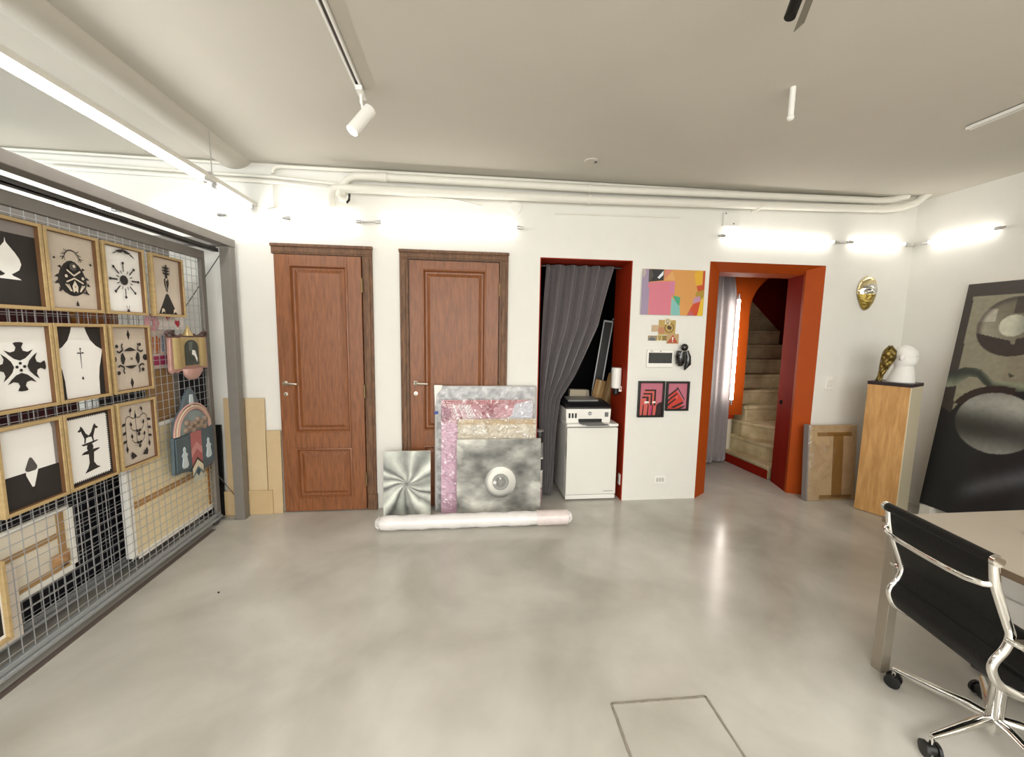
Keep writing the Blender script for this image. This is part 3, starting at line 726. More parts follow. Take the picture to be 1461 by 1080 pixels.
def a_vine(P0, D, S, sym):
    def P(pts):
        a = sum(p[0] for p in pts)/len(pts); b = sum(p[1] for p in pts)/len(pts); P0([(a+(u-a)*1.45, b+(v-b)*1.3) for u, v in pts])
    S([(.5, .88), (.5, .33)], .012); P([(.5, .84), (.52, .78), (.5, .74), (.48, .78)])
    for f in (lambda u: u, lambda u: 1-u):
        S([(f(.5), .76), (f(.42), .75), (f(.34), .79), (f(.28), .80), (f(.22), .77), (f(.20), .70)], .012)
        S([(f(.20), .70), (f(.19), .30)], .010)
        for k, z in enumerate((.68, .54, .40)): P([(f(.19), z+.02), (f(.13), z+.015), (f(.11), z-.02), (f(.17), z-.015)])
        P([(f(.19), .32), (f(.215), .27), (f(.19), .22), (f(.165), .27)])
        S([(f(.33), .80), (f(.35), .87)], .01); P([(f(.35), .86), (f(.38), .89), (f(.37), .93), (f(.33), .89)])
        for z in (.60, .40):
            S([(f(.5), z-.06), (f(.40), z-.055), (f(.33), z), (f(.34), z+.05)], .012); P([(f(.34), z+.03), (f(.36), z+.06), (f(.33), z+.10), (f(.31), z+.06)])
        P([(f(.36), .16), (f(.30), .20), (f(.28), .15), (f(.30), .10), (f(.40), .12)])
    for z in (.54, .34): D(.46, z, .035, n=8); D(.54, z, .035, n=8); P([(.5, z-.01), (.53, z-.06), (.5, z-.09), (.47, z-.06)])
framed('framed print with a white spade shape on black, top left', c1, z1_, m_paperw, a_spade)
framed('framed tan print with a dark egg-shaped mask under antlers', c2, z1_, m_paperk, a_egg)
framed('framed white print with an eight-armed black starburst', c3, z1_, m_paperw, a_burst)
framed('framed tan print with a dark figure in a triangular skirt', c4, z1_, m_paperk, a_skirt)
framed('framed white print with a black cross made of four birds', c1, z2_, m_paperw, a_cross)
framed('framed print with a thin dagger on a white vase shape', c2, z2_, m_paperw, a_vase)
framed('framed tan print with a ring of black ornaments, middle row', c3, z2_, m_paperk, a_rosette)
framed('framed print split white and black around a diamond', c1, z3_, m_paperw, a_diamond)
framed('framed print with two horses on a column inside a scalloped edge', c2, z3_, m_paperw, a_column)
framed('framed tan print with black leafy vines like a candelabrum', c3, z3_, m_paperk, a_vine)

# the two small shrines hung on the front panel
m_rose = M('rose_copper', '#c9a097', .4, .25, ns=12, na=.1)
m_gold = M('gold_leaf', '#bda878', .35, .5, ns=14, na=.1)
t = thing('wall_shrine', 'small gilded pink shrine with an arched dark picture', 'shrine', (XP+.01, 2.925, 1.115), RZ)
mb = MB()
mb.prism([(-.178, .285), (.178, .285), (.184, .08), (.17, .062), (.14, .075), (.12, .055), (.095, .066), (-.095, .066), (-.12, .055), (-.14, .072), (-.17, .055), (-.186, .075)], -.02, 0); mb.build('back_board', m_rose, t, bevel=.003)
for s in (-1, 1):
    mb = MB(); mb.grid(lambda u, v: (s*(.085+.075*u), -.022-.022*math.sin(PI*u), .085+.195*v), 8, 4); mb.build('side_column', m_gold, t)
mb = MB(); mb.box(-.087, .087, -.03, -.02, .095, .283); mb.build('picture_surround', m_gold, t, bevel=.002)
mb = MB(); ar = [(-.066, .10), (.066, .10)] + [(.066*math.cos(a), .215+.05*math.sin(a)) for a in [PI*i/12 for i in range(13)]]
mb.prism(ar, -.034, -.03); mb.flat([(.0, .20), (.03, .195), (.05, .14), (.045, .115), (.02, .16), (-.005, .17)], -.0345, 1); mb.flat([(-.03, .25), (.01, .255), (.0, .20), (-.03, .19)], -.0344, 2)
mb.build('arched_picture', [M('dark_green_paint', '#2f352c', .35), m_paperw, M('grey_green_paint', '#5d655c', .4)], t, smooth=0)
mb = MB()
for s in (-1, 1):
    mb.tube([(s*.06, -.012, .30), (s*.09, -.012, .287), (s*.12, -.012, .295), (s*.15, -.012, .312), (s*.185, -.012, .318), (s*.196, -.012, .305), (s*.186, -.012, .298)], .008, 8)
mb.box(-.19, .19, -.022, -.004, .283, .293); mb.build('scroll_crest', M('dark_bronze', '#6d5350', .35, .5), t)
mb = MB(); mb.lathe([(.032, .293), (.022, .315), (.010, .34), (.001, .362)], 14, c=(0, -.014, 0)); mb.build('finial', m_gold, t)
hb = lambda u: math.sqrt(max(0, 1-(2*u-1)**2))
mb = MB(); mb.grid(lambda u, v: (-.088+.176*u, -.022-.045*hb(u)*math.cos(v*PI/2), .078-.078*hb(u)*math.sin(v*PI/2)), 20, 8)
mb.add([(-.088+.176*i/20, -.022-.045*hb(i/20), .078) for i in range(21)] + [(0, -.02, .078)], [(i, i+1, 21) for i in range(20)]); mb.build('basin', m_rose, t)

t = thing('wall_shrine', 'pointed blue-grey shrine with a pink ribbon panel and two white figures', 'shrine', (XP+.01, 2.90, .47), RZ)
mb = MB()
archp = [(-.19, .30)] + [(.18*math.cos(a), .30+.185*math.sin(a)) for a in [PI-PI*i/18 for i in range(19)]] + [(.19, .30), (.19, .03), (.075, .0), (.04, -.005), (-.03, .03), (-.1, .05), (-.2, .06)]
mb.prism(archp, -.022, 0); mb.prism([(-.095, .455), (-.06, .53), (-.015, .585), (.012, .592), (.05, .55), (.085, .47), (.06, .44), (-.06, .44)], -.02, 0); mb.build('back_board', M('slate_blue', '#58656c', .45, ns=9, na=.15), t, bevel=.003)
for k, (r0, mt) in enumerate(((.183, m_rose), (.166, M('cream_moulding', '#d6c3a8', .5)), (.152, m_rose))):
    mb = MB(); mb.tube([(r0*math.cos(a), -.024-.003*k, .30+r0*1.02*math.sin(a)) for a in [PI*i/22 for i in range(23)]], .007, 8); mb.build('arch_moulding', mt, t)
mb = MB(); mb.prism([(.142*math.cos(a), .30+.145*math.sin(a)) for a in [PI*i/18 for i in range(19)]], -.028, -.02); mb.build('tympanum', M('pale_slate', '#8b9a9a', .5, ns=9, na=.2), t)
mb = MB()
for k in range(12):
    a = -.085 + .185*(k % 6)/5; b = .325 + .035*(k//6) + .012*math.sin(k*2.3)
    mb.lathe([(.001, -.02), (.017, -.012), (.022, 0), (.015, .012), (.001, .018)], 10, c=(a+.012*(k//6), -.03, b), ax='-y')
mb.build('clay_relief', M('clay_brown', '#8f7c6c', .6), t)
mb = MB(); mb.prism([(-.19, .29), (.188, .305), (.188, .045), (-.19, .075)], -.034, -.026); mb.build('front_board', M('slate_teal', '#4e5f68', .4, ns=8, na=.1), t, bevel=.002)
mb = MB()
bands = [('#b06a6c', .30, .21), ('#c98e8c', .21, .16), ('#a85f63', .16, .105), ('#4a3f3c', .105, .085), ('#d9d0b8', .085, .04), ('#6d7f86', .04, .015), ('#b9bcae', .015, -.012)]
mats = []
for i, (h, a, b) in enumerate(bands):
    mats.append(M('ribbon_%s' % h[1:], h, .4)); z_ = -.02 if i else 0
    mb.flat([(-.055, a - (.03 if i else 0)), (0, a + (.02 if i else 0)), (.055, a - (.03 if i else 0)), (.055, b-.03), (0, b+.02), (-.055, b-.03)], -.0355-.0002*i, i)
mats.append(M('ribbon_blue', '#2f4654', .4)); mb.flat([(0, .05), (.022, .02), (0, -.01), (-.022, .02)], -.038, len(mats)-1)
mb.flat([(-.055, -.012-.03), (.055, -.012-.03), (0, -.012+.02)], -.0375, len(mats)-2)
mb.build('ribbon_panel', mats, t, smooth=0)
for xx in (-.12, .125):
    mb = MB(); f = [(xx, .225), (xx+.012, .21), (xx+.008, .19), (xx+.028, .17), (xx+.018, .155), (xx+.03, .10), (xx+.018, .085), (xx-.018, .085), (xx-.028, .10), (xx-.016, .155), (xx-.026, .17), (xx-.008, .19), (xx-.012, .21)]
    mb.prism(f, -.038, -.034); mb.build('white_figure', M('figure_white', '#c6d3d6', .5), t, smooth=0)
mb = MB(); mb.prism([(-.012, .55), (.012, .55), (.018, .50), (.006, .475), (-.008, .475), (-.02, .50)], -.026, -.02); mb.build('white_figure', MATS['figure_white'], t, smooth=0)

# pictures behind the wires, hung on the far side of the front panel
def slab(name, label, cat, Y0, Y1, Z0, Z1, X, col, th=.02, edge=None, group=None):
    t = thing(name, label, cat, (X, (Y0+Y1)/2, Z0), RZ, group=group)
    hw = (Y1-Y0)/2; mb = MB(); mb.box(-hw, hw, 0, th, 0, Z1-Z0); mb.build('board', col, t, bevel=.002)
    return t, hw, Z1-Z0
XB = XP-.022
t = thing('canvas_back', 'white-edged pale plywood panel with a cross brace behind the wire mesh', 'canvas', (XB, 2.80, .125), RZ)
hw, h = .395, .755
mb = MB()
for q in ((-hw, -hw+.04, 0, h), (hw-.022, hw, 0, h), (-hw, hw, 0, .028), (-hw, hw, h-.025, h)): mb.box(q[0], q[1], 0, .035, q[2], q[3])
mb.build('white_edge', M('white_edge_paint', '#f0efe8', .5), t, bevel=.002)
mb = MB(); mb.box(-hw+.03, hw-.02, .012, .018, .02, h-.02); mb.build('plywood', M('pale_plywood', '#f0e1ba', .6, ns=5, na=.12, stretch=(1, 1, 3)), t)
mb = MB(); mb.box(-hw+.04, hw-.02, .004, .012, .30, .335); mb.build('cross_brace', M('brace_wood', '#b58a52', .6, ns=5, na=.1), t)
mb = MB(); mb.box(hw-.075, hw-.06, .004, .012, .04, .33); mb.build('side_batten', M('batten_wood', '#9a6c3a', .6), t)
slab('kraft_board', 'brown kraft board hung behind the wire mesh beside the shrines', 'board', 2.62, 2.83,   .885, 1.205, XB, M('kraft_brown', '#8f6f47', .7, ns=8, na=.12))
t, hw, h = slab('collage_card', 'white card with two red heart shapes behind the wire mesh', 'picture', 2.74, 2.965, 1.445, 1.545, XB, M('card_white', '#e8e2dc', .6))
mb = MB()
for a, b, r in ((-.03, .075, .016), (.055, .045, .026)):
    mb.prism([(a, b-r*1.2), (a+r, b), (a+r*.8, b+r*.6), (a, b+r*.5), (a-r*.8, b+r*.6), (a-r, b)], -.002, 0)
mb.build('red_hearts', M('heart_red', '#b3263a', .5), t, smooth=0)
t, hw, h = slab('collage_picture', 'small picture of orange figures over a magenta band behind the wires', 'picture', 2.62, 2.80, 1.21, 1.44, XB+.001, M('card_grey', '#cdbfb6', .6))
mb = MB(); mb.prism([(-.085, .02), (.085, .02), (.085, .075), (-.085, .075)], -.002, 0, 0); mb.prism([(-.07, .09), (-.03, .09), (-.02, .19), (-.06, .2)], -.002, 0, 1); mb.prism([(-.01, .09), (.02, .09), (.03, .18), (.0, .2)], -.002, 0, 1); mb.prism([(.04, .1), (.06, .1), (.065, .2), (.045, .2)], -.002, 0, 2)
mb.build('painted_figures', [M('magenta_band', '#a2375f', .5), M('orange_figure', '#b5682a', .5), M('blue_grey_figure', '#7f93a6', .5)], t, smooth=0)
t = thing('paper_garland', 'crumpled pink paper flower hanging behind the wire mesh', 'paper flower', (XB-.005, 2.70, 1.44), RZ)
mb = MB()
for k in range(9):
    a = k*2*PI/9; mb.lathe([(.001, -.014), (.018, -.008), (.024, 0), (.016, .01), (.001, .016)], 9, c=(.035*math.cos(a), .005, .045+.035*math.sin(a)), ax='-y')
mb.build('petals', M('pale_pink_paper', '#cf9aa0', .6), t)
t, hw, h = slab('framed_mirror', 'white-framed mirror-like panel with wooden bars, low on the rack', 'mirror', 1.57, 2.125, .275, .60, XB-.040, M('mirror_cream', '#e9e1cf', .18, ns=3, na=.1), .012)
mb = MB()
for q in ((-hw, -hw+.012, 0, h), (hw-.02, hw, 0, h), (-hw, hw, 0, .03), (-hw, hw, h-.014, h)): mb.box(q[0], q[1], -.012, .0, q[2], q[3])
mb.build('white_frame', MATS['white_edge_paint'], t, bevel=.002)
mb = MB(); mb.box(hw-.075, hw-.04, -.004, -.0005, .04, h-.02); mb.box(-hw+.02, hw-.08, -.004, -.0005, .19, .215); mb.box(-hw+.02, hw-.03, -.004, -.0005, .03, .055); mb.build('wood_bars', M('bar_wood', '#ac8a5c', .5, ns=6, na=.12), t)
mb = MB(); mb.grid(lambda u, v: (hw-.12+.09*u, -.006-.03*math.sin(PI*u)*math.sin(PI*v)*(.7+.3*math.sin(9*u+7*v)), .055+.06*v), 12, 10); mb.build('crumpled_paper', M('crumpled_kraft', '#b98f63', .7, bump=.8, bs=30), t)
t = thing('framed_picture', 'gold-framed black picture with white mount at the very left edge', 'framed picture', (XP+.008, 1.583, .20), RZ)
mb = MB()
for q in ((-.155, -.14, 0, .33), (.14, .155, 0, .33), (-.14, .14, 0, .015), (-.14, .14, .315, .33)): mb.box(q[0], q[1], -.028, 0, q[2], q[3])
mb.build('frame', m_frame, t, bevel=.002)
mb = MB(); mb.box(-.14, .14, -.012, -.002, .015, .315); mb.box(-.115, .132, -.014, -.012, .03, .295, 1); mb.build('picture', [m_paperw, m_black], t, smooth=0)
t, hw, h = slab('white_board', 'white-edged board below the mirror-like panel at the left edge', 'board', 1.45, 1.825, .15, .47, XB+.004, M('board_cream', '#e7ded2', .5))
# hung on the rear panel
XQ = -2.027+.012
slab('navy_canvas', 'very large plain navy black canvas on the rear wire panel', 'canvas', 1.2, 2.95, .03, .70, -2.06, m_navy, .03)  # drawn down past the rail to stand for shade over the floor behind
slab('maroon_canvas', 'dark maroon canvas behind the rows of framed prints', 'canvas', 1.4, 2.40, .97, 1.62, -2.06, M('maroon_paint', '#5b2a30', .5, ns=5, na=.4, col2='#2a1518'), .025)
slab('grey_canvas', 'pale grey canvas on the rear panel below the scalloped print', 'canvas', 2.16, 2.60, .71, .95, -2.06, M('pale_grey_board', '#b9b4aa', .6), .02)
slab('beige_canvas', 'beige canvas high on the rear panel behind the top prints', 'canvas', 1.2, 2.63, 1.64, 1.92, -2.06, M('deep_umber', '#4a3a34', .6, ns=5, na=.2), .02)
slab('yellow_canvas', 'yellow and red patterned canvas behind the starburst print', 'canvas', 2.42, 2.70, 1.20, 1.62, -2.062, M('yellow_red', '#c08a3a', .6, ns=12, na=.3, col2='#a83226'), .02)
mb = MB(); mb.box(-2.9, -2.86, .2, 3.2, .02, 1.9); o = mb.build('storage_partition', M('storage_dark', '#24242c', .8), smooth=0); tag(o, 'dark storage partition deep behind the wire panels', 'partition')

# boards leaning on the wall behind the rack post
def lean_board(name, label, x0, x1, y, h, mat, th=.018, lean=.05, cat='board', group='boards leaning behind the rack post'):
    t = thing(name, label, cat, ((x0+x1)/2, y, .001), 0, lean, group)
    hw = (x1-x0)/2; mb = MB(); mb.box(-hw, hw, 0, th, 0, h); o = mb.build('board_sheet', mat, t, bevel=.0015)
    return t
lean_board('mdf_board', 'tall pale board leaning on the wall left of the rack post', -1.85, -1.70, 3.294, .925, m_mdf, .016, lean=.018)
lean_board('mdf_board', 'tall pale board leaning on the wall right of the rack post', -1.695, -1.555, 3.294, .925, M('pale_mdf_board_b', '#cdb690', .7, ns=9, na=.06), .016, lean=.018)
lean_board('mdf_board', 'medium pale board leaning right beside the left wooden door', -1.55, -1.445, 3.294, .67, m_mdf, .016, lean=.02)
lean_board('mdf_board', 'low pale board on its side in front of the tall boards', -1.87, -1.515, 3.281, .195, M('pale_mdf_board_c', '#c4aa80', .7, ns=9, na=.06), .012, lean=.01)
lean_board('black_board', 'narrow black board leaning behind the rack beside the pale boards', -1.955, -1.873, 3.282, .72, m_black, .014, lean=.03)
lean_board('black_board', 'broad black panel leaning on the wall behind the wire mesh', -2.70, -1.965, 3.282, 1.30, m_dark, .014, lean=.022)

# ================================================================== LEANING WORKS BY THE RIGHT DOOR
# bubble-wrapped slab, farthest back
t = thing('wrapped_slab', 'tall grey bubble-wrapped slab at the back of the leaning stack', 'wrapped artwork', (.165, 3.225, .002), 0, .055)
def f_bub(U, V):
    n = vnoise(U, V, 30, 40, 3, 3); b = .62 + .22*(n-.5)*2
    img = np.stack([b*.99, b*.985, b*.99], -1); return img
mb = MB(); mb.box(-.415, .415, .004, .036, 0, 1.03); mb.build('slab', M('bubble_side', '#b9b6b2', .4), t, bevel=.012)
raster('bubble_wrap', .80, 1.015, f_bub, 80, 100, t, 0, painted(.28, .4)).location = (-.40, .0035, .008)
mb = MB(); mb.prism([(-.418, 1.035), (-.35, 1.035), (-.36, 1.0), (-.395, .96), (-.405, .88), (-.412, .86)], -.004, .03); mb.build('foam_corner', M('foam_white', '#efebe6', .6), t, bevel=.006)
mb = MB(); mb.box(-.417, -.385, -.002, .002, .80, .825); mb.build('blue_tape', M('tape_blue', '#3b4a92', .5), t)
# pink work under plastic
t = thing('wrapped_painting', 'pink and red painting wrapped in crinkled clear plastic', 'wrapped artwork', (.175, 3.195, .002), 0, .055)
def f_pink(U, V):
    img = np.ones(U.shape+(3,))*C('#e0b4cc')
    n = vnoise(U, V, 9, 12, 5, 4); n2 = vnoise(U*1.3+V*.6, V-U*.4+.5, 12, 7, 8, 4)
    up = np.maximum(ss(.79, .82, V), ss(-.02, .02, V-(.93-1.15*U-.25*(n-.5)))*ss(.46, .5, V))
    img = mixc(img, up, C('#c98d98'))
    img = mixc(img, up*ss(.40, .50, n2), C('#efe9ea')); img = mixc(img, up*ss(.60, .66, n)*(1-ss(.5, .6, n2)), C('#9c4653'))  # whitish patches are the plastic's crinkle highlights, painted into the picture colour
    img = mixc(img, inpoly(U, V, [(.03, .955), (.5, .96), (.80, .95), (.78, 1), (.03, 1)])*.85, C('#b7626a'))
    img = mixc(img, inpoly(U, V, [(.0, .80), (.12, .84), (.10, .93), (0, .95)])*.8, C('#a0647c'))
    img = mixc(img, inpoly(U, V, [(.74, .80), (1, .80), (1, 1), (.80, .96)])*.95, C('#d3d6e0'))  # pale corner: painted highlight of the plastic
    return img
mb = MB(); mb.box(-.37, .37, .004, .026, 0, .92); mb.build('canvas', m_canvas, t, bevel=.003)
raster('painted_surface', .74, .92, f_pink, 90, 110, t, 0, painted(.5)).location = (-.37, .003, 0)
def crinkle(w, h, amp, seed, parent, mat, y=-.003):
    r = np.random.default_rng(seed); N = 26
    ph = r.random((6, 4))*6
    def fn(u, v):
        e = min(u, 1-u, v, 1-v); k = min(1, e/.06)
        d = sum(math.sin(ph[i, 0]*3*u + ph[i, 1]*3*v + ph[i, 2])*math.sin(9*ph[i, 3]*u*.4 - 8*v + i) for i in range(6))/6
        return (-w/2 + w*u, y - amp*k*(.5+.8*d), h*v)
    mb = MB(); mb.grid(fn, 34, 34); return mb.build('plastic_wrap', mat, parent, smooth=0, fix=False)
crinkle(.746, .925, .008, 2, t, clear_plastic('clear_wrap', .17, 16))
# cream work under plastic
t = thing('wrapped_painting', 'cream painting in crinkled clear plastic behind the eye painting', 'wrapped artwork', (.25, 3.160, .002), 0, .055)
def f_cream(U, V):
    n = vnoise(U, V, 7, 9, 11, 4); img = np.ones(U.shape+(3,))*C('#d9cdb4')
    img = mixc(img, ss(.5, .62, n)*.7, C('#e8e1d2')); img = mixc(img, ss(.93, .95, V)*.7, C('#c3a06d')); return img
mb = MB(); mb.box(-.315, .315, .004, .024, 0, .77); mb.build('canvas', m_canvas, t, bevel=.003)
raster('painted_surface', .63, .77, f_cream, 50, 60, t, 0, painted(.5)).location = (-.315, .003, 0)
crinkle(.636, .775, .008, 4, t, MATS['clear_wrap'])
# eye painting
t = thing('eye_painting', 'grey canvas of an eyeball floating in clouds, front of the stack', 'painting', (.266, 3.112, .002), 0, .06)
def f_eye(U, V):
    n = vnoise(U, V*.9, 4, 7, 21, 5); n2 = vnoise(U+.3*V*.2, V, 3, 5, 33, 4)
    b = .58 + .5*(n-.5)*1.6 + .10*(n2-.5); b += .12*(1-V)*0
    b = b + .16*ss(.55, .75, n2) - .06*ss(.75, 1, V)
    img = np.stack([b*1.0, b*.995, b*.95], -1)
    x = (U-.515)*.67; y = (V-.44)*.615; r = np.hypot(x, y)
    ball = .84 + .25*(x*-.4+y*.6)/.13 - .42*ss(.085, .13, r)*ss(-.05, .1, -x-y*.8+.03)
    img = mixc(img, 1-ss(.122, .126, r), np.stack([ball, ball*.99, ball*.95], -1))
    q = np.hypot(x-.002, y-.002); an = np.arctan2(y, x)
    iris = .52 + .08*np.sin(an*34) + .12*ss(.03, .055, q)-.05
    img = mixc(img, 1-ss(.062, .065, q), np.stack([iris, iris, iris*.97], -1))
    img = mixc(img, ss(.058, .061, q)*(1-ss(.064, .067, q)), C('#77756f'))
    img = mixc(img, 1-ss(.02, .023, q), C('#8a8883')); img = mixc(img, (1-ss(.012, .016, np.hypot(x+.045, y+.002)))*.9, C('#f4f3ee'))
    img = mixc(img, inpoly(x, y, [(-.012, .05), (-.004, .022), (.004, .022), (.006, .05), (.0, .03)]), C('#eceae4'))
    return img
mb = MB(); mb.box(-.335, .335, .002, .026, 0, .62); mb.build('canvas', M('canvas_edge_grey', '#cfccc4', .7), t, bevel=.003)
raster('painted_surface', .67, .62, f_eye, 150, 140, t, 0, painted(.42, .15)).location = (-.335, .001, 0)
# small draped silver picture
t = thing('draped_cloth_painting', 'small grey painting of twisted silver cloth on the floor at left of the stack', 'painting', (-.459, 3.155, .002), 0, .08)
def f_cloth(U, V):
    x = (U-.49)*.7; y = V-.50; r = np.hypot(x, y); a = np.degrees(np.arctan2(y, x)) + 25*np.exp(-r*7) + 14*(vnoise(U, V, 3, 4, 17, 3)-.5)
    b = .66 + .10*(vnoise(U, V, 6, 8, 9, 4)-.5)*2
    for c0, wd, k in ((38, 9, .28), (24, 5, -.18), (58, 10, -.14), (78, 6, .20), (95, 8, -.10), (118, 12, .15), (142, 6, -.26), (152, 5, .22), (165, 5, -.20), (180, 8, .26), (-168, 6, -.30), (-152, 7, .10), (-132, 10, .27), (-116, 5, -.30),
                      (-102, 8, .04), (-88, 6, -.22), (-72, 6, -.12), (-58, 9, .24), (-44, 5, -.20), (-34, 7, .12), (-24, 3, -.42), (-14, 6, .14), (4, 9, -.12)):
        d = (a-c0+180) % 360-180; b = b + k*np.exp(-(d/wd)**2)*ss(.02, .12, r)
    b = b - .2*np.exp(-(r/.035)**2) + .05*np.sin(a*.9)*(1-ss(.1, .5, r))
    return np.stack([b*.985, b, b*.955], -1)
mb = MB(); mb.box(-.182, .182, .002, .022, 0, .52); mb.build('canvas', m_canvas, t, bevel=.003)
raster('painted_surface', .364, .52, f_cloth, 90, 120, t, 0, painted(.35, .2)).location = (-.182, .001, 0)
# wrapped roll on the floor
t = thing('wrapped_roll', 'long white plastic-wrapped roll lying on the floor before the leaning works', 'roll', (.08, 2.94, 0))
mb = MB(); n = 44; pts = []; rs = []
for i in range(n+1):
    u = i/n; pts.append((-.725+1.45*u, .0, .056)); rs.append(.053 + .0022*math.sin(u*37) + .002*math.sin(u*83+1))
rs[0] = .026; rs[1] = .050; rs[-1] = .04
mb.tube(pts, rs, 18); mb.build('wrapped_tube', M('milky_wrap', '#e9e6e3', .3, ns=9, na=.06, bump=.7, bs=16, coat=.5), t, smooth=50)
mb = MB(); mb.tube([(.46, 0, .056), (.70, 0, .056)], .0572, 18, cap=False); mb.build('reddish_tape', M('pinkish_wrap', '#e2d5d1', .35, ns=14, na=.12, bump=.5, bs=20, coat=.4), t)
for x in (-.725, .725):
    mb = MB(); s = 1 if x > 0 else -1
    mb.grid(lambda u, v: (x - s*.02 + s*.03*v, .05*(1-.5*v)*math.cos(2*PI*u)*(1+.12*math.sin(9*u*2*PI)), .056+.05*(1-.5*v)*math.sin(2*PI*u)*(1+.12*math.sin(7*u*2*PI))), 36, 4)
    mb.build('crumpled_end', MATS['milky_wrap'], t)

# ================================================================== CURTAINED NICHE
zk = [2.065, 1.924, 1.53, 1.1, .88, .602, .02]
xr_ = [1.31, 1.275, 1.185, .985, .84, .805, .78]; xl_ = [.69, .686, .675, .66, .655, .655, .675]
def niche_c(u, v):
    z = .02 + 2.035*v
    x1 = float(np.interp(z, zk[::-1], xr_[::-1])); x0 = float(np.interp(z, zk[::-1], xl_[::-1]))
    u2 = u + .02*math.sin(3*z+6*u); x = x0 + (x1-x0)*u2
    amp = .02 + .03*(1-v)**.7
    return (x, 3.56 - .06*(1-v) + amp*math.sin(2*PI*(u*5.2 + .15*math.sin(2*z))) + .006*math.sin(2*PI*u*15+z), z)
nc = curtain('curtain', 'charcoal velvet curtain gathered aside in the red niche', niche_c, 130, 40, m_velvet)
mb = MB(); mb.tube([(.604, 3.57, 2.045), (1.366, 3.57, 2.045)], .008, 10); mb.build('curtain_rod', m_darksteel, nc)

fr = thing('mini_fridge', 'white small fridge standing in the red niche under the printer', 'fridge', (1.09, 3.37, 0))
mb = MB(); mb.box(-.222, .232, .03, .45, .015, .662); mb.build('cabinet', m_white, fr, bevel=.006)
mb = MB(); mb.box(-.226, .236, -.01, .455, .664, .688); mb.build('worktop_lid', m_white, fr, bevel=.005)
mb = MB(); mb.box(-.222, .232, -.015, .028, .055, .655); mb.build('door', M('fridge_white', '#e6e4dc', .35), fr, bevel=.006)
mb = MB(); mb.box(-.22, .23, -.005, .03, .012, .05); mb.build('kick_panel', m_white, fr, bevel=.003)
mb = MB(); mb.box(.12, .21, -.0165, -.0145, .083, .088); mb.build('badge', M('badge_grey', '#8f8f8d', .4), fr)
mb = MB(); mb.box(-.222, -.216, -.012, .02, .40, .52); mb.build('grip', M('grip_grey', '#9b9a96', .5), fr)
for x in (-.19, .20):
    for y in (.04, .40):
        mb = MB(); mb.lathe([(.014, 0), (.014, .02)], 10, c=(x, y, 0)); mb.build('foot', m_black, fr)

pr = thing('printer', 'white and black desktop printer standing on the small fridge', 'printer', (1.065, 3.40, .688))
mb = MB(); mb.prism([(-.198, .0), (.198, .0), (.203, .125), (-.203, .125)], .0, .30); mb.build('body', m_white, pr, bevel=.006)
mb = MB(); mb.prism([(0.0, .125), (.0, .140), (.04, .160), (.30, .175), (.30, .125)], -.203, .203, plane='yz'); mb.build('scanner_lid', M('printer_black', '#232325', .3), pr, bevel=.004)
mb = MB(); mb.box(-.15, .13, .14, .145+.16, .172, .186, rot=(.06, 0, 0)); mb.build('rear_tray', M('tray_grey', '#8d8c89', .4), pr, bevel=.003)
mb = MB(); mb.box(-.09, .12, -.003, .002, .012, .038); mb.build('paper_slot', m_black, pr)
mb = MB(); mb.box(-.085, .115, -.11, .0, .006, .014, rot=(-.02, 0, 0)); mb.box(-.05, .15, -.125, -.06, .003, .006); mb.build('output_tray', M('tray_mid_grey', '#6f6e6d', .4), pr, bevel=.002)
for k in range(3):
    mb = MB(); mb.box(-.178+.028*k, -.162+.028*k, -.003, .001, .045, .088); mb.build('ink_window', m_black, pr, bevel=.001)
mb = MB(); mb.box(.145, .178, -.003, .001, .055, .095); mb.build('control_pad', M('pad_grey', '#6a6c6c', .4), pr, bevel=.001)
def text_mesh(name, body, size, mat, parent, loc, shear=0.):
    cu = bpy.data.curves.new(name, 'FONT'); cu.body = body; cu.size = size; cu.align_x = 'CENTER'; cu.align_y = 'CENTER'; cu.extrude = .0004; cu.shear = shear
    ob = bpy.data.objects.new(name+'_src', cu); COL.objects.link(ob)
    dg = bpy.context.evaluated_depsgraph_get(); me = bpy.data.meshes.new_from_object(ob.evaluated_get(dg))
    bpy.data.objects.remove(ob)
    me.materials.clear(); me.materials.append(mat)
    o = bpy.data.objects.new(name, me); COL.objects.link(o); o.parent = parent; o.location = loc; o.rotation_euler = (PI/2, 0, 0)
    return o
mb = MB(); mb.lathe([(.0165, 0), (.0165, .0015)], 28, c=(.012, -.0005, .085), ax='-y'); mb.build('round_emblem', M('emblem_grey', '#77797a', .4), pr)
text_mesh('emblem_letters', 'hp', .026, m_white, pr, (.012, -.0025, .086), .25)

dp = thing('paper_dispenser', 'white cylindrical dispenser fixed to the red side of the niche', 'dispenser', (1.32, 3.45, .99))
mb = MB(); mb.lathe([(.035, .0), (.042, .004), (.043, .175), (.038, .182)], 24); mb.build('cylinder', m_white, dp)
mb = MB(); mb.lathe([(.016, -.06), (.026, -.05), (.028, .0)], 18); mb.build('black_base', m_black, dp)
mb = MB(); mb.box(.02, .047, -.02, .012, -.03, .02); mb.build('wall_bracket', m_white, dp, bevel=.003)
mb = MB(); mb.box(.03, .04, -.023, -.02, -.012, .0); mb.build('red_mark', M('mark_red', '#b0322a', .5), dp)
t = thing('wall_socket', 'small white socket low on the red side of the niche beside the fridge', 'socket', (1.367, 3.355+.03, .13), -PI/2)
mb = MB(); mb.box(-.02, .02, -.008, 0, 0, .10); mb.build('plate', m_white, t, bevel=.002)
mb = MB(); mb.box(-.01, .01, -.0095, -.008, .03, .07); mb.build('insert', M('socket_grey', '#b9b7b0', .4), t)

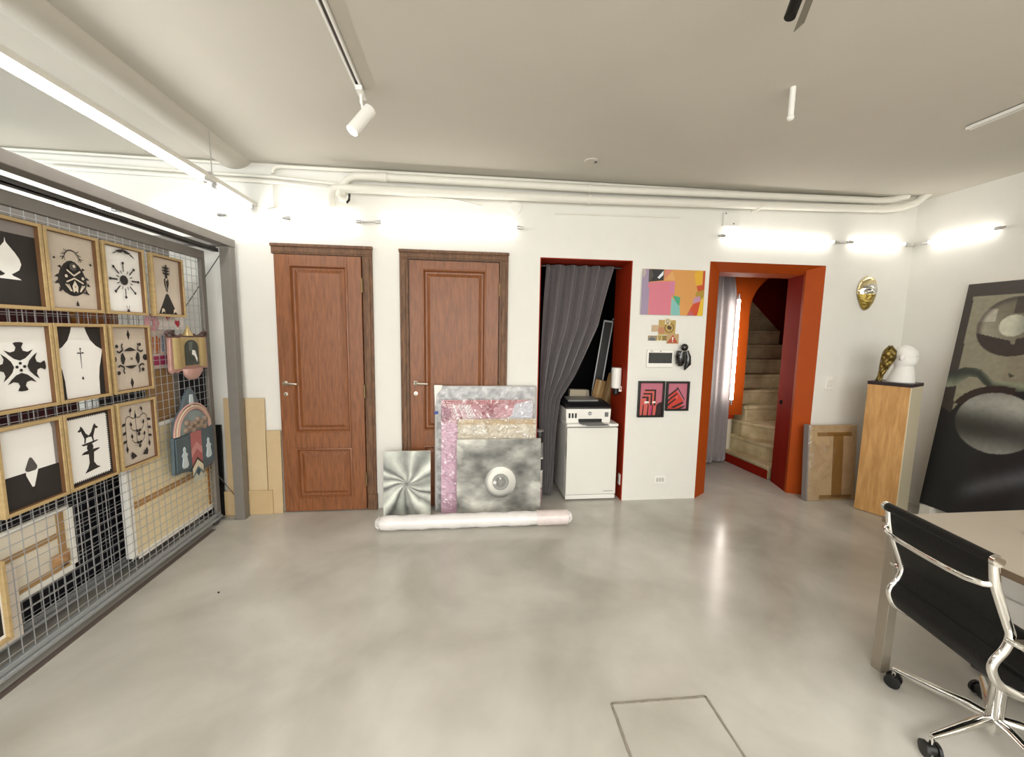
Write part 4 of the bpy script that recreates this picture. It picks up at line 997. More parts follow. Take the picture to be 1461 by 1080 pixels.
# things leaning inside the closet behind the printer
t = thing('silver_frame', 'tall narrow silver frame leaning behind the printer', 'frame', (1.22, 4.05, .0), .0, .0); t.rotation_euler = (-.06, .13, -.35)
mb = MB(); mb.box(-.05, -.036, 0, .02, 0, 1.62); mb.box(.036, .05, 0, .02, 0, 1.62); mb.box(-.05, .05, 0, .02, 1.6, 1.62); mb.box(-.05, .05, 0, .02, 0, .02); mb.build('frame_bars', M('dull_silver', '#8f8f8e', .4, .5), t, bevel=.002)
mb = MB(); mb.box(-.036, .036, .012, .016, .02, 1.6); mb.build('backing', M('backing_grey', '#3a3836', .6), t)
t = thing('silver_frame', 'second silver frame leaning against the red wall behind the printer', 'frame', (1.37, 4.15, .0)); t.rotation_euler = (-.06, .10, -.5)
mb = MB(); mb.box(-.04, -.03, 0, .02, 0, 1.64); mb.box(.03, .04, 0, .02, 0, 1.64); mb.box(-.04, .04, 0, .02, 1.62, 1.64); mb.build('frame_bars', M('dull_silver', '#8f8f8e', .4, .5), t, bevel=.002)
for i, (x, y, a, h, lab) in enumerate(((1.13, 3.93, .20, 1.03, 'cardboard sheet leaning right behind the printer'), (1.22, 3.98, .24, 1.10, 'taller cardboard sheet leaning towards the red wall behind the printer'))):
    t = thing('cardboard_sheet', lab, 'cardboard', (x, y, .0)); t.rotation_euler = (-.02, a, -.3)
    mb = MB(); mb.box(-.05, .05, 0, .03, .0, h); mb.build('sheet', m_card, t, bevel=.002)
    mb = MB(); mb.box(-.012, .012, -.001, .0, .5, h); mb.build('tape', M('tape_tan', '#c09a5f', .4), t)
t = thing('beige_box', 'small beige box standing behind the printer', 'box', (1.08, 3.735, .688))
mb = MB(); mb.prism([(-.11, 0), (.11, 0), (.085, .245), (-.10, .25)], .0, .07); mb.build('carton', M('carton_beige', '#b0a58f', .7), t, bevel=.003)
mb = MB(); mb.prism([(.03, .001), (.108, .001), (.083, .244), (.06, .244)], -.002, -.0001); mb.build('side_flap', M('carton_dark', '#8d8474', .7), t)
# tins and boxes piled beside the curtain
px = .632
pile = [('paint_tin', 'pale pink tin at the bottom of the pile beside the curtain', .0, .13, '#b99aa5', 'tin'), ('paint_tin', 'white tin with dark print, second from the bottom beside the curtain', .13, .285, '#d8d2cc', 'tin'),
        ('paint_tin', 'dark tin with white lid in the pile beside the curtain', .285, .40, '#3c3a3e', 'tin'), ('paint_tin', 'grey tin near the top of the pile beside the curtain', .40, .53, '#8e8a88', 'tin'), ('black_box', 'black tin on top of the pile beside the curtain', .53, .64, '#2a282a', 'tin')]
for nme, lab, a, b, h, cat in pile:
    t = thing('paint_tin', lab, cat, (px, 3.383, a+.0005), group='tins piled beside the curtain')
    H = b-a-.001
    mb = MB(); mb.lathe([(.033, 0), (.034, .003), (.034, H-.016), (.033, H-.014)], 20); mb.build('can', M('tin_'+h[1:], h, .4, ns=20, na=.25), t)
    mb = MB(); mb.lathe([(.0355, H-.014), (.0355, H-.002), (.031, H)], 20); mb.build('lid', m_white if '#3c' in h or '#d8' in h else M('lid_grey', '#8c8986', .4), t)

# ================================================================== THINGS ON THE WALL BETWEEN NICHE AND DOORWAY
t = thing('abstract_painting', 'bright pink, ochre and violet abstract canvas above the wall stickers', 'painting', (1.452, YB, 1.632))
w_, h_ = .556, .376
mb = MB(); mb.box(0, w_, -.022, -.001, 0, h_); mb.build('canvas', m_canvas, t, bevel=.002)
def f_abs(U, V):
    img = np.ones(U.shape+(3,))*C('#cf9450')
    def pl(pts, c):
        nonlocal img; img = mixc(img, inpoly(U, V, pts), C(c))
    pl([(0, 0), (.12, 0), (.12, .7), (.1, 1), (0, 1)], '#9a8aa3'); pl([(0, 1), (.02, .8), (.06, .9), (.05, 1)], '#b5a89f')
    pl([(.35, 1), (.47, 1), (.36, .82), (.34, .78)], '#c47b62'); pl([(.36, .82), (.47, 1), (.36, 1)], '#cf7f72')
    pl([(.36, .78), (.48, .96), (.52, .76)], '#d8a064')
    pl([(.10, 1), (.34, 1), (.34, .76), (.10, .72)], '#2b2a2b'); pl([(.10, 1), (.14, 1), (.18, .86), (.12, .72), (.10, .72)], '#4b463f'); pl([(.33, .97), (.24, .82), (.27, .79), (.33, .88)], '#dfe6ea')
    pl([(.09, .62), (.11, .71), (.33, .74), (.52, .75), (.52, .45), (.48, .42), (.47, 0), (.13, 0), (.12, .58)], '#cf7585')
    pl([(.44, .52), (.52, .48), (.52, .75), (.44, .70)], '#c97a9a')
    pl([(.48, 0), (.48, .40), (.62, .2), (.64, .08), (.63, 0)], '#7fb8b2'); pl([(.50, .44), (.62, .40), (.61, .20), (.54, .32)], '#3fa07a')
    pl([(.62, .2), (.66, .3), (.72, .1), (.70, 0), (.63, 0)], '#d3954f')
    pl([(.82, .95), (.96, 1), (.96, .70), (.86, .67)], '#d8a62c'); pl([(.70, 1), (.96, 1), (.96, .96)], '#d8a62c'); pl([(.96, 1), (1, 1), (1, .45), (.96, .52)], '#b9492a')
    pl([(.87, .66), (.97, .69), (.985, .56), (.90, .52)], '#bb4a1e'); pl([(.87, .52), (.99, .58), (1, .40), (.94, .36), (.86, .44)], '#a5862c')
    pl([(.85, .40), (.93, .44), (.96, .34), (.86, .26), (.82, .30)], '#b98ba4'); pl([(.83, .26), (.96, .33), (.93, .1), (.90, 0), (.74, 0)], '#c5471f'); pl([(.75, 0), (.80, .12), (.86, 0)], '#b65a62')
    pl([(.95, .33), (1, .43), (1, 0), (.91, 0)], '#dcb428')
    return img
raster('painted_surface', w_, h_, f_abs, 220, 150, t, 0, painted(.5)).location = (0, -.0235, 0)

def sticker(name, label, x0, x1, z0, z1, col, lay, draw=None, mats=()):
    t = thing(name, label, 'sticker', ((x0+x1)/2, YB-.0012*lay, z0), group='stickers on the wall above the intercom'); hw = (x1-x0)/2; h = z1-z0
    mb = MB(); mb.box(-hw, hw, -.0012, 0, 0, h)
    o = mb.build('card', col, t, smooth=0)
    if draw:
        mb = MB(); draw(mb, hw, h); mb.build('drawing', list(mats), t, smooth=0, fix=False)
    return t
m_scr = M('sticker_brown_ink', '#4b3a22', .6)
def ringm(mb, c, r, wd, y, m=0, n=26):
    o = [(c[0]+r*math.cos(2*PI*i/n), c[1]+r*math.sin(2*PI*i/n)) for i in range(n)]; q = [(c[0]+(r-wd)*math.cos(2*PI*i/n), c[1]+(r-wd)*math.sin(2*PI*i/n)) for i in range(n)]
    mb.add([(a, y, b) for a, b in o] + [(a, y, b) for a, b in q], [(i, (i+1) % n, (i+1) % n+n, i+n) for i in range(n)], m)
sticker('sticker', 'large tan sticker with a ring drawing, centre of the cluster', 1.629, 1.781, 1.466, 1.591, M('sticker_tan', '#b99b58', .6, ns=20, na=.1), 1,
        lambda mb, w, h: (ringm(mb, (.02, .06), .042, .006, -.0015), mb.flat([(.0, .07), (.02, .08), (.045, .06), (.03, .04), (.005, .05)], -.0016, 0)), [m_scr])
sticker('sticker', 'small white sticker with a face at the top of the cluster', 1.684, 1.732, 1.554, 1.606, M('sticker_cream', '#dccfae', .6), 2,
        lambda mb, w, h: (ringm(mb, (0, .028), .015, .005, -.0015), mb.flat([(-.01, .006), (.01, .006), (.012, .011), (-.012, .011)], -.0016)), [m_scr])
sticker('sticker', 'plain beige sticker at the left of the cluster', 1.567, 1.635, 1.491, 1.547, M('sticker_beige', '#c2a988', .6, ns=20, na=.1), 2)
sticker('sticker', 'peach sticker overlapping the large tan one', 1.628, 1.682, 1.478, 1.530, M('sticker_peach', '#bd8560', .6, ns=24, na=.2), 3)
sticker('sticker', 'landscape photo strip at the lower left of the cluster', 1.540, 1.619, 1.414, 1.457, M('sticker_photo', '#9a8a72', .5, ns=40, na=.4), 1,
        lambda mb, w, h: (mb.flat([(-.03, .002), (.03, .002), (.02, .022), (-.005, .03), (-.03, .018)], -.0015, 0)), [M('photo_grey', '#5d6468', .5)])
sticker('sticker', 'pale yellow sticker with a dark sketch in the bottom row', 1.620, 1.667, 1.416, 1.464, M('sticker_yellow', '#cdb877', .6), 2,
        lambda mb, w, h: (ringm(mb, (0, .028), .013, .005, -.0015), mb.flat([(-.012, .006), (.012, .006), (.0, .014)], -.0016)), [m_scr])
sticker('sticker', 'olive sticker beside the warning triangle', 1.664, 1.709, 1.417, 1.460, M('sticker_olive', '#87743f', .6, ns=30, na=.2), 1)
def warn(mb, w, h):
    mb.flat([(-.047, .006), (.047, .006), (0, .076)], -.0015, 0); mb.flat([(-.005, .028), (.005, .028), (.007, .056), (-.007, .056)], -.0018, 1); mb.flat([(-.005, .014), (.005, .014), (.005, .022), (-.005, .022)], -.0018, 1)
sticker('sticker', 'tan sticker with a red warning triangle and exclamation mark', 1.706, 1.815, 1.391, 1.474, M('sticker_warn', '#b7996e', .6), 3, warn, [M('warning_red', '#b0472c', .5), M('warn_white', '#ece5d8', .5)])

t = thing('intercom_screen', 'white wall intercom panel with a black screen', 'intercom', (1.6515, YB, 1.186))
mb = MB(); mb.box(-.119, .119, -.022, 0, 0, .153); mb.build('housing', m_white, t, bevel=.005)
mb = MB(); mb.box(-.105, .105, -.0235, -.021, .037, .127); mb.build('screen', M('screen_black', '#161719', .12), t, bevel=.001)
mb = MB(); mb.box(-.095, -.065, -.0228, -.0215, .137, .142); mb.build('brand_mark', M('mark_grey', '#7b7b79', .5), t)
mb = MB(); mb.lathe([(.006, 0), (.006, .001)], 14, c=(.0, -.022, .139), ax='-y'); mb.build('button', M('button_olive', '#9a9270', .4), t)
t = thing('black_sculpture', 'small glossy black bust-like sculpture beside the intercom', 'sculpture', (1.852, YB, 1.163))
def blob(mb, c, rx, ry, rz, n=14, k=10):
    vs = []; 
    for j in range(k+1):
        a = PI*j/k
        for i in range(n):
            b = 2*PI*i/n; vs.append((c[0]+rx*math.sin(a)*math.cos(b), c[1]+ry*math.sin(a)*math.sin(b), c[2]-rz*math.cos(a)))
    mb.add(vs, [(j*n+i, j*n+(i+1) % n, (j+1)*n+(i+1) % n, (j+1)*n+i) for j in range(k) for i in range(n)])
mb = MB(); blob(mb, (-.004, -.05, .20), .031, .028, .031); mb.build('head', M('black_gloss', '#101010', .12, coat=.6), t)
mb = MB(); mb.tube([(-.022, -.035, .165), (-.03, -.035, .12), (-.026, -.035, .075), (-.014, -.03, .05)], [.034, .04, .038, .03], 14); mb.tube([(.02, -.045, .17), (.036, -.045, .12), (.034, -.045, .06), (.012, -.04, .005)], [.016, .024, .03, .006], 14); mb.tube([(0, -.03, .16), (0, -.03, .045)], .034, 12); mb.box(-.05, -.02, -.05, 0, .055, .165)
mb.build('body', MATS['black_gloss'], t, smooth=60)

def black_frame(label, x0, x1, z0, z1, draw):
    t = thing('framed_print', label, 'framed print', ((x0+x1)/2, YB, z0)); hw = (x1-x0)/2; h = z1-z0; b = .017
    mb = MB(); mb.box(-hw, -hw+b, -.024, 0, 0, h); mb.box(hw-b, hw, -.024, 0, 0, h); mb.box(-hw+b, hw-b, -.024, 0, 0, b); mb.box(-hw+b, hw-b, -.024, 0, h-b, h); mb.build('frame', m_black, t, bevel=.0015)
    mb = MB(); W_ = 2*(hw-b); H_ = h-2*b
    mb.add([(-hw+b, -.008, b), (hw-b, -.008, b), (hw-b, -.008, h-b), (-hw+b, -.008, h-b)], [(0, 1, 2, 3)], 0); l = [0]
    def P(pts, m=1):
        l[0] += 1; mb.flat([(-hw+b+u*W_, b+v*H_) for u, v in pts], -.0085-.0002*l[0], m)
    draw(P); mb.build('print', [M('print_pink', '#b8697a', .5), M('print_black', '#2a1012', .5), M('print_red', '#c23a2a', .5), M('print_magenta', '#c0356b', .5), M('print_white', '#e8dcd6', .5), M('print_coral', '#c95a52', .5)], t, smooth=0, fix=False)
def steps_print(P):
    P([(0, 0), (.78, 0), (.78, .34), (.70, .80), (.2, .80), (.12, .55), (0, .42)], 5)
    P([(.22, .80), (.72, .80), (.72, .30), (.64, .30), (.64, .75), (.22, .75)], 1); P([(.16, .69), (.56, .69), (.56, .30), (.48, .30), (.48, .64), (.16, .64)], 1); P([(.12, .58), (.40, .58), (.40, .35), (.30, .35), (.30, .53), (.10, .53)], 1)
    for u in (.12, .34, .54, .72): P([(u, 0), (u+.06, 0), (u+.08, .32), (u+.04, .34)], 1)
    P([(.78, 0), (1, 0), (1, .42), (.80, .36)], 1); P([(.45, .02), (.53, .02), (.58, .30), (.48, .30)], 3); P([(.22, .36), (.42, .38), (.42, .43), (.22, .44)], 4); P([(.55, .38), (.72, .38), (.70, .44), (.58, .43)], 4)
def house_print(P):
    P([(0, .05), (.1, .5), (.45, .72), (.85, .3), (.7, 0), (.1, 0)], 2)
    for k in range(3): P([(0, .52-.18*k), (.5-.04*k, .82-.2*k), (.56-.05*k, .78-.2*k), (0, .43-.18*k)], 1)
    P([(.44, .86), (.52, .84), (.92, .35), (.84, .38)], 1); P([(.2, .06), (.8, .28), (.86, .22), (.34, .02)], 1); P([(.5, .0), (.92, .14), (.88, .06), (.7, 0)], 1); P([(.42, .5), (.55, .52), (.52, .4), (.42, .38)], 5)
black_frame('black-framed pink and red print of stepped black arches', 1.474, 1.711, .752, 1.068, steps_print)
black_frame('smaller black-framed red print of a tilted striped house', 1.726, 1.936, .808, 1.066, house_print)
t = thing('wall_socket', 'white double socket low on the wall left of the orange doorway', 'socket', (1.718, YB, .145))
mb = MB(); mb.box(-.058, .058, -.010, 0, 0, .08); mb.build('plate', m_white, t, bevel=.003)
for x in (-.026, .0, .026):
    mb = MB(); mb.box(x-.010, x+.010, -.0115, -.0095, .022, .058); mb.build('outlet', M('outlet_grey', '#c4c2bb', .4), t)
t = thing('light_switch', 'white light switch right of the orange doorway', 'switch', (3.287, YB, .995))
mb = MB(); mb.box(-.043, .043, -.010, 0, 0, .118); mb.build('plate', m_white, t, bevel=.003)
mb = MB(); mb.box(-.026, .026, -.014, -.009, .024, .094); mb.build('rocker', M('rocker_white', '#e4e1d8', .4), t, bevel=.002)

# golden mask
t = thing('gold_mask', 'shiny golden face mask hanging on the wall by the corner', 'mask', (3.555, YB, 1.712))
m_goldm = M('polished_gold', '#ecdcae', .18, 1., ns=9, na=.06); m_silver = M('polished_silver', '#d9d7d2', .1, 1.); m_oldg = M('etched_gold', '#a8924f', .28, 1., bump=.9, bs=60)
def mask_pt(u, v, off=0.):
    a = PI*u; z = .305*v
    wd = .096*(math.sin(PI*min(1, .06+.94*v)*.86+.12)**.75)*(.62+.38*min(1, v*1.8)) * (1 if v < .8 else math.sqrt(max(0, 1-((v-.8)/.2)**2))*.999+.001)
    if v < .06: wd *= (v/.06)**.5
    x = -wd*math.cos(a); y = -(.008+.05*math.sin(a)*min(1, wd/.06)) - off
    cx = abs(x)
    nose = .026*math.exp(-(x/.014)**2)*math.exp(-((v-.47)/.11)**2); brow = .010*math.exp(-((v-.62)/.04)**2)*math.exp(-(x/.06)**2)
    eye = -.014*math.exp(-((cx-.034)/.018)**2)*math.exp(-((v-.54)/.035)**2); lip = .010*math.exp(-(x/.024)**2)*math.exp(-((v-.24)/.03)**2) - .006*math.exp(-(x/.03)**2)*math.exp(-((v-.20)/.015)**2)
    return (x, y - nose - brow - eye - lip, z)
mb = MB(); mb.grid(lambda u, v: mask_pt(u, .46+.54*v), 34, 30); mb.build('brow_and_crown', m_goldm, t, smooth=80)
mb = MB(); mb.grid(lambda u, v: mask_pt(u, .46*v), 34, 26); mb.build('lower_face', m_oldg, t, smooth=80)['label'] = 'darker etched gold lower face'
mb = MB(); mb.grid(lambda u, v: mask_pt(.22+.56*u, .47+.30*v*(1-.5*abs(u-.5)), .003), 20, 14); mb.build('silver_inlay', m_silver, t, smooth=80)['label'] = 'silver inlay over the eyes'

# ================================================================== RIGHT CORNER
t = thing('wrapped_cardboard', 'flat cardboard parcel in clear plastic leaning beside the orange doorway', 'parcel', (3.285, 3.19, .002), 0, .07)
mb = MB(); mb.box(-.235, .235, .004, .05, 0, .68); mb.build('cardboard', M('parcel_card', '#c6a982', .7, ns=6, na=.1), t, bevel=.004)
mb = MB(); mb.box(.0, .10, .002, .004, .03, .60); mb.box(-.16, .18, .002, .004, .585, .62); mb.box(-.12, .2, .002, .004, .01, .05); mb.build('brown_tape', M('tape_brown', '#8f6a38', .35), t)
mb = MB(); mb.box(-.25, -.236, .0, .055, 0, .69); mb.build('side_board', M('grey_side_board', '#8f8985', .5), t, bevel=.002)
crinkle(.50, .69, .010, 6, t, clear_plastic('clear_wrap_b', .12, 9, .4))
# plinth and bust
pa = math.radians(-65.1)
t = thing('plinth', 'tall pale wooden plinth with a black top plate in the right corner', 'plinth', (3.519, 2.963, 0), pa)
q = .1335
mb = MB(); mb.box(-q, q, -q, q, .004, 1.085); mb.build('column', M('plinth_oak', '#cfa268', .5, ns=7, na=.2, stretch=(6, 6, .7), col2='#b98a50'), t, bevel=.002)
mb = MB(); mb.box(q-.0005, q+.006, -q, q, .004, 1.085); mb.build('side_panel', M('plinth_cream', '#d8cdb0', .5), t, bevel=.001)
mb = MB(); mb.box(-q-.003, q+.008, -q-.003, q+.003, 1.085, 1.112); mb.build('top_plate', M('plinth_black', '#2a2021', .4), t, bevel=.002)
t = thing('plaster_bust', 'white plaster bust with a bronze mask piece on the wooden plinth', 'sculpture', (3.515, 2.955, 1.1135), math.radians(-49.9))
# outline of the bust seen from the room, swept to a full round volume
sil = [(0, -.08, .095), (.04, -.072, .092), (.08, -.055, .088), (.112, -.045, .080), (.132, -.045, .078), (.150, -.050, .092), (.175, -.058, .097), (.20, -.062, .093), (.225, -.062, .098), (.255, -.056, .090), (.282, -.036, .066), (.297, -.006, .04), (.302, .004, .018)]
def bust(u, v):
    zz = np.interp(v, np.linspace(0, 1, len(sil)), [s[0] for s in sil]); l = np.interp(v, np.linspace(0, 1, len(sil)), [s[1] for s in sil]); r = np.interp(v, np.linspace(0, 1, len(sil)), [s[2] for s in sil])
    a = 2*PI*u; c = (l+r)/2; h = (r-l)/2; d = h*.85
    return (c + h*math.cos(a)+.02, d*math.sin(a), float(zz))
mb = MB(); mb.grid(bust, 36, 48)
blob(mb, (.108, 0, .198), .012, .012, .018); blob(mb, (.102, 0, .165), .012, .018, .008); blob(mb, (.02, -.078, .20), .016, .012, .026)
mb.build('head_and_shoulders', M('plaster_white', '#f0eee9', .6), t, smooth=75)
mb = MB()
def scoop(u, v):
    a = PI*(u-.5)*1.5; z = .005+.285*v; wd = float(np.interp(v, [0, .15, .4, .65, .85, 1], [.022, .018, .034, .050, .045, .012])); cx = float(np.interp(v, [0, .3, .65, 1], [-.105, -.085, -.060, -.055]))
    return (cx + wd*math.sin(a)*.9, -.07 - wd*math.cos(a)*.9 + .01*math.sin(8*v*PI)*math.sin(4*a), z + .006*math.sin(5*a))
mb.grid(scoop, 20, 30); mb.build('bronze_piece', M('old_bronze', '#7d6a38', .35, .85, ns=16, na=.3, bump=.6, bs=50), t, smooth=80, solid=.006)
# big dark abstract painting leaning on the right wall
t = thing('abstract_painting', 'huge black abstract painting with grey discs leaning on the right wall', 'painting', (3.765, 2.865, .11), -PI/2, math.atan2(.19, 1.79))
W2, H2 = 1.45, 1.80
mb = MB(); mb.box(0, W2, .002, .022, 0, H2); mb.build('canvas', M('gold_brown_edge', '#b89b68', .5), t, bevel=.002)
def f_big(U, V):
    x = U*W2; y = V*H2; n = vnoise(U, V, 60, 80, 2, 2)
    img = np.ones(U.shape+(3,))*C('#3a3430')
    bei = inpoly(x, y, [(.05, 1.70), (.9, 1.70), (.9, 1.0), (.38, 1.0), (.25, 1.0), (.16, .90), (.08, .80), (.06, 1.16)])
    img = mixc(img, bei, C('#8f8a76')); img = mixc(img, bei*ss(.33, .34, x)*(1-ss(1.24, 1.26, y))*.7, C('#857d6a'))
    # lower black ground with a soft grey cloud
    low = inpoly(x, y, [(0, 0), (1.45, 0), (1.45, 1.0), (.42, 1.02), (.28, 1.02), (.14, .93), (.07, .78), (0, .82)])
    img = mixc(img, low, C('#16181d'))
    d = np.abs(y - (.15+.42*(x-.18)/.36*.62+.0))*.9
    cl = np.exp(-((y-(.17+.70*(x-.21)))/.075)**2)*ss(.17, .34, x)*(1-ss(1.1, 1.3, x))
    img = mixc(img, low*cl*.62, C('#6f7278')); img = mixc(img, low*np.exp(-((y+.02-.10*(x-.3))/.06)**2)*ss(.25, .6, x)*.4, C('#6d7683'))
    # ring with quartered shading
    r = np.hypot(x-.33, y-1.465); s = .42 + .30*np.sin(2.2*(x*4.2+y*3.1)) ; ring = 1-ss(.216, .22, r)
    img = mixc(img, ring, np.stack([.55+.10*np.sin(9*x+5*y), .53+.10*np.sin(9*x+5*y), .46+.1*np.sin(9*x+5*y)], -1))
    img = mixc(img, ring*inpoly(x, y, [(.1, 1.42), (.33, 1.36), (.33, 1.26), (.6, 1.26), (.6, 1.4), (.36, 1.38), (.34, 1.2), (.1, 1.2)]), C('#3a3330'))
    img = mixc(img, ring*(y < 1.335+.02*np.sin(x*9))*1., C('#3d3531'))
    img = mixc(img, ring*(x > .10)*(x < .22)*(y > 1.50)*(y < 1.60)*.7, C('#cdc8b8')); img = mixc(img, ring*(x > .31)*(y > 1.56)*1., C('#4a423c'))
    img = mixc(img, ring*np.exp(-((r-.205)/.02)**2)*.6, C('#3a3430'))
    rc = np.hypot(x-.325, y-1.47); img = mixc(img, 1-ss(.078, .081, rc), np.stack([.80-.25*ss(.3, .42, x)]*2+[.72-.22*ss(.3, .42, x)], -1))
    # wavy grey-green ribbon
    top = np.interp(x, [-.02, .03, .09, .15, .20, .25, .29, .37, .5, 1.4], [1.05, 1.11, 1.145, 1.15, 1.14, 1.10, 1.055, 1.065, 1.06, 1.10])
    bot = np.interp(x, [-.02, .05, .10, .14, .19, .23, .28, .33, .38, .5, 1.4], [.98, .985, 1.04, 1.075, 1.075, 1.035, .995, .985, 1.0, 1.005, 1.04])
    k = np.clip((y-bot)/(top-bot+1e-6), 0, 1); wv = ((y > bot) & (y < top)).astype(float)
    t_ = .5+.45*np.cos(k*3.0+x*9)
    img = mixc(img, wv, C('#2f342f')*(1-t_[..., None])+C('#8f937c')*t_[..., None])
    img = mixc(img, inpoly(x, y, [(.36, 1.13), (.40, 1.11), (.37, 1.095)]), C('#3a3a34'))
    # big lower disc with banded sheen
    e = np.hypot((x-.35)/.24, (y-.755)/.225); b = .42 - .16*np.cos((y-.70)*17) + .13*ss(.75, 1., y*1.0) - .06*ss(.5, .25, x)
    img = mixc(img, 1-ss(.985, 1.0, e), np.stack([b*1.0, b*1.0, b*.95], -1))
    img = mixc(img, ((e > 1.0) & (e < 1.22) & (y > .86) & (x < .42)).astype(float), C('#2e2220'))
    return img*(.94+.12*n[..., None])
raster('painted_surface', W2, H2, f_big, 230, 280, t, 0, painted(.45, .1)).location = (0, .001, 0)
for i, yy in enumerate((2.80, 1.70)):
    mb = MB(); mb.box(3.74, 3.90, yy-.04, yy+.04, 0, .108); o = mb.build('foam_block', M('block_white', '#dedbd3', .7), bevel=.003)
    tag(o, ('white block under the near corner of the huge black painting', 'white block under the far end of the huge black painting')[i], 'block')

# ================================================================== DESK, LAPTOP, CHAIR
t = thing('desk', 'warm grey office desk with square metal legs at the right', 'desk', (1.80, 1.50, 0))
m_desk = M('desk_laminate', '#b3a899', .45, ns=5, na=.05)
mb = MB(); mb.box(0, 1.55, -1.9, 0, .672, .70); mb.build('desktop', m_desk, t, bevel=.002)
mb = MB(); mb.box(-.001, .002, -1.9, 0, .673, .699); mb.build('edge_band', M('edge_brown', '#7d6a55', .5), t)
for x in (.038, 1.48):
    for y in (-.035, -1.85):
        mb = MB(); mb.box(x-.022, x+.022, y-.022, y+.022, 0, .672); mb.build('leg', M('leg_metal', '#a59c8d', .4, .5), t, bevel=.002)
mb = MB(); mb.box(.06, 1.46, -.05, -.02, .62, .672); mb.build('apron', M('leg_metal', '#a59c8d', .4, .5), t)
t = thing('drawer_unit', 'white drawer unit under the grey desk', 'drawer unit', (2.46, 1.15, 0))
mb = MB(); mb.box(-.2, .2, -.3, .3, .03, .60); mb.build('carcass', m_white, t, bevel=.003)
for k in range(3):
    mb = MB(); mb.box(-.216, -.2, -.295, .295, .05+.18*k, .215+.18*k); o = mb.build('drawer', m_white, t, bevel=.003)
    h = MB(); h.box(-.226, -.216, -.06, .06, .17+.18*k, .18+.18*k); h.build('handle', m_alu, o)
mb = MB(); mb.box(-.19, .19, -.29, .29, 0, .03); mb.build('base', m_black, t)
lp = thing('laptop', 'closed silver laptop lying on the grey desk', 'laptop', (2.32, 1.14, .7003), -.30)
mb = MB(); mb.box(-.16, .16, -.11, .11, .002, .011); mb.build('base', m_alu, lp, bevel=.002)
mb = MB(); mb.box(-.16, .16, -.11, .11, .0125, .019); mb.build('lid', M('laptop_silver', '#cfcecb', .3, .7), lp, bevel=.002)

ch = thing('office_chair', 'black office chair with chrome frame and star base at the desk', 'chair', (1.905, 1.125, 0), math.radians(-10.4))
prof = [(-.285, .80), (-.273, .728), (-.247, .66), (-.219, .593), (-.206, .555), (-.215, .512), (-.240, .470), (-.242, .438), (-.220, .398), (-.178, .370), (-.13, .354), (.0, .345), (.10, .352), (.165, .362), (.19, .352), (.198, .332)]
def smoothp(p, n=4):
    out = []
    for i in range(len(p)-1):
        p0, p1, p2, p3 = p[max(i-1, 0)], p[i], p[i+1], p[min(i+2, len(p)-1)]
        for k in range(n):
            u = k/n; out.append(tuple(.5*((2*b)+(-a+c)*u+(2*a-5*b+4*c-d)*u*u+(-a+3*b-3*c+d)*u**3) for a, b, c, d in zip(p0, p1, p2, p3)))
    return out + [p[-1]]
sp_ = smoothp(prof, 5); HW = .187
for s in (-1, 1):
    mb = MB(); mb.tube([(x, s*HW, z) for x, z in sp_], .0145, 12, sx=.75); mb.build('side_frame', m_chrome, ch, smooth=70)
def off(p, i, d):
    a = Vector(p[max(i-1, 0)]); b = Vector(p[min(i+1, len(p)-1)]); t_ = (b-a).normalized(); n_ = Vector((-t_.y, t_.x))
    return (p[i][0]+n_.x*d, p[i][1]+n_.y*d)
m_leather = M('black_leather', '#0d0c0c', .5, ns=60, na=.2, bump=.25, bs=180, spec=.3)
def sling(i0, i1, name):
    mb = MB(); ny = 14; rows = []
    for side, dd in ((1, .014), (-1, -.004)):
        rows.append([[(*off(sp_, i, dd), -HW+.012+(2*HW-.024)*j/ny) for j in range(ny+1)] for i in range(i0, i1+1)])
    n = i1-i0
    for k, rw in enumerate(rows):
        vs = [(p[0], p[2], p[1]) for r in rw for p in r]
        fs = [(i*(ny+1)+j, i*(ny+1)+j+1, (i+1)*(ny+1)+j+1, (i+1)*(ny+1)+j) for i in range(n) for j in range(ny)]
        mb.add(vs, fs)
    N = (n+1)*(ny+1); b0 = 0
    for i in range(n):
        for j in (0, ny):
            a, b = i*(ny+1)+j, (i+1)*(ny+1)+j; mb.f.append((a, b, b+N, a+N)); mb.mi.append(0)
    for i in (0, n):
        for j in range(ny):
            a, b = i*(ny+1)+j, i*(ny+1)+j+1; mb.f.append((a, b, b+N, a+N)); mb.mi.append(0)
    return mb.build(name, m_leather, ch, smooth=50)
nb = 9*5
bk = sling(1, nb, 'backrest'); st = sling(nb, len(sp_)-1, 'seat')
mb = MB(); i = 5*5+2; x, z = off(sp_, i, -.006); mb.tube([(x, -HW+.012, z), (x, HW-.012, z)], .003, 8); mb.build('seam', m_leather, bk)
mb = MB(); mb.tube([(-.287, -HW-.004, .803), (-.287, HW+.004, .803)], .017, 16); mb.build('top_roll', m_leather, ch)
for s in (-1, 1):
    mb = MB(); mb.tube([(-.287, s*(HW+.002), .803), (-.287, s*(HW+.016), .803)], .018, 18); mb.build('roll_cap', m_chrome, ch)
bar = [(-.279, -HW, .722), (-.300, -HW+.006, .720), (-.318, -HW+.04, .718), (-.325, -HW+.09, .717), (-.327, 0, .716), (-.325, HW-.09, .717), (-.318, HW-.04, .718), (-.300, HW-.006, .720), (-.279, HW, .722)]
mb = MB(); mb.tube(bar, .0105, 12, sx=.55, up=(0, 0, 1)); mb.build('back_bar', m_chrome, ch, smooth=70)
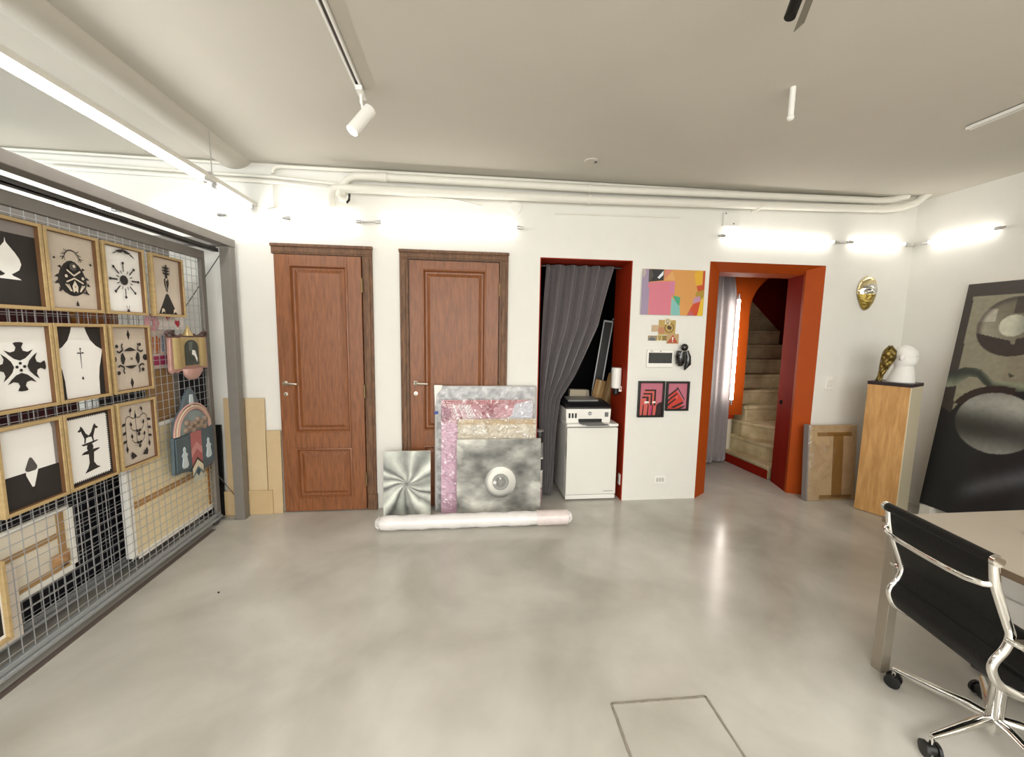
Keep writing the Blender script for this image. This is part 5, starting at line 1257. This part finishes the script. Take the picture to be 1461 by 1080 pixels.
for s in (-1, 1):
    y = s*HW; yo = s*(HW+.055)
    mb = MB(); mb.tube([(-.215, y, .545), (-.205, s*(HW+.03), .545), (-.17, yo, .545), (-.05, yo, .548), (.02, yo, .54), (.05, s*(HW+.04), .50), (.06, s*(HW+.012), .42), (.06, y, .352)], .010, 10)
    mb.box(-.21, -.16, min(y, yo), max(y, yo), .538, .548); arm = mb.build('armrest', m_chrome, ch, smooth=60)
    mb = MB(); mb.box(-.175, .02, yo-.019, yo+.019, .556, .575); mb.build('arm_pad', m_leather, arm, bevel=.007)
mb = MB(); mb.lathe([(.022, .055), (.024, .06), (.024, .30), (.03, .302), (.03, .335)], 20); mb.build('column', m_chrome, ch)
mb = MB(); mb.lathe([(.033, .275), (.036, .29), (.033, .302)], 20); mb.box(-.10, .10, -.05, .05, .310, .335); mb.tube([(-.06, -HW, .358), (-.06, HW, .358)], .010, 10); mb.tube([(.09, -HW, .352), (.09, HW, .352)], .010, 10); mb.box(-.07, .10, -.03, .03, .335, .350); mb.build('tilt_mechanism', m_black, ch, bevel=.003)
RB = .275
for k in range(5):
    a = math.radians(40+72*k+10.4); ca, sa = math.cos(a), math.sin(a)
    mb = MB(); q = 6
    mb.tube([(ca*.015, sa*.015, .100), (ca*.06, sa*.06, .101), (ca*.16, sa*.16, .088), (ca*(RB+.004), sa*(RB+.004), .076)], [.017, .020, .017, .012], 12, sx=.85)
    mb.tube([(ca*RB, sa*RB, .075), (ca*RB, sa*RB, .05)], .007, 10)
    lg = mb.build('base_arm', m_chrome, ch, smooth=60)
    mb = MB(); b = a + .7 + k; tx, ty = math.cos(b), math.sin(b)
    for s in (-1, 1):
        c0 = Vector((ca*RB + s*.013*tx, sa*RB + s*.013*ty, .027)); c1_ = Vector((ca*RB + s*.024*tx, sa*RB + s*.024*ty, .027))
        mb.tube([c0, c1_*.9+c0*.1, c1_], [.0265, .0265, .020], 18)
    mb.tube([(ca*RB - .012*tx, sa*RB-.012*ty, .03), (ca*RB+.012*tx, sa*RB+.012*ty, .03)], .018, 12)
    mb.build('castor', m_black, lg, smooth=50)

# small screw lying on the floor
mb = MB(); mb.lathe([(.004, 0), (.006, .003), (.001, .008)], 8); o = mb.build('pebble', m_dark); o.location = (-1.36, 2.28, 0); tag(o, 'tiny dark crumb lying on the open floor near the rack', 'crumb')
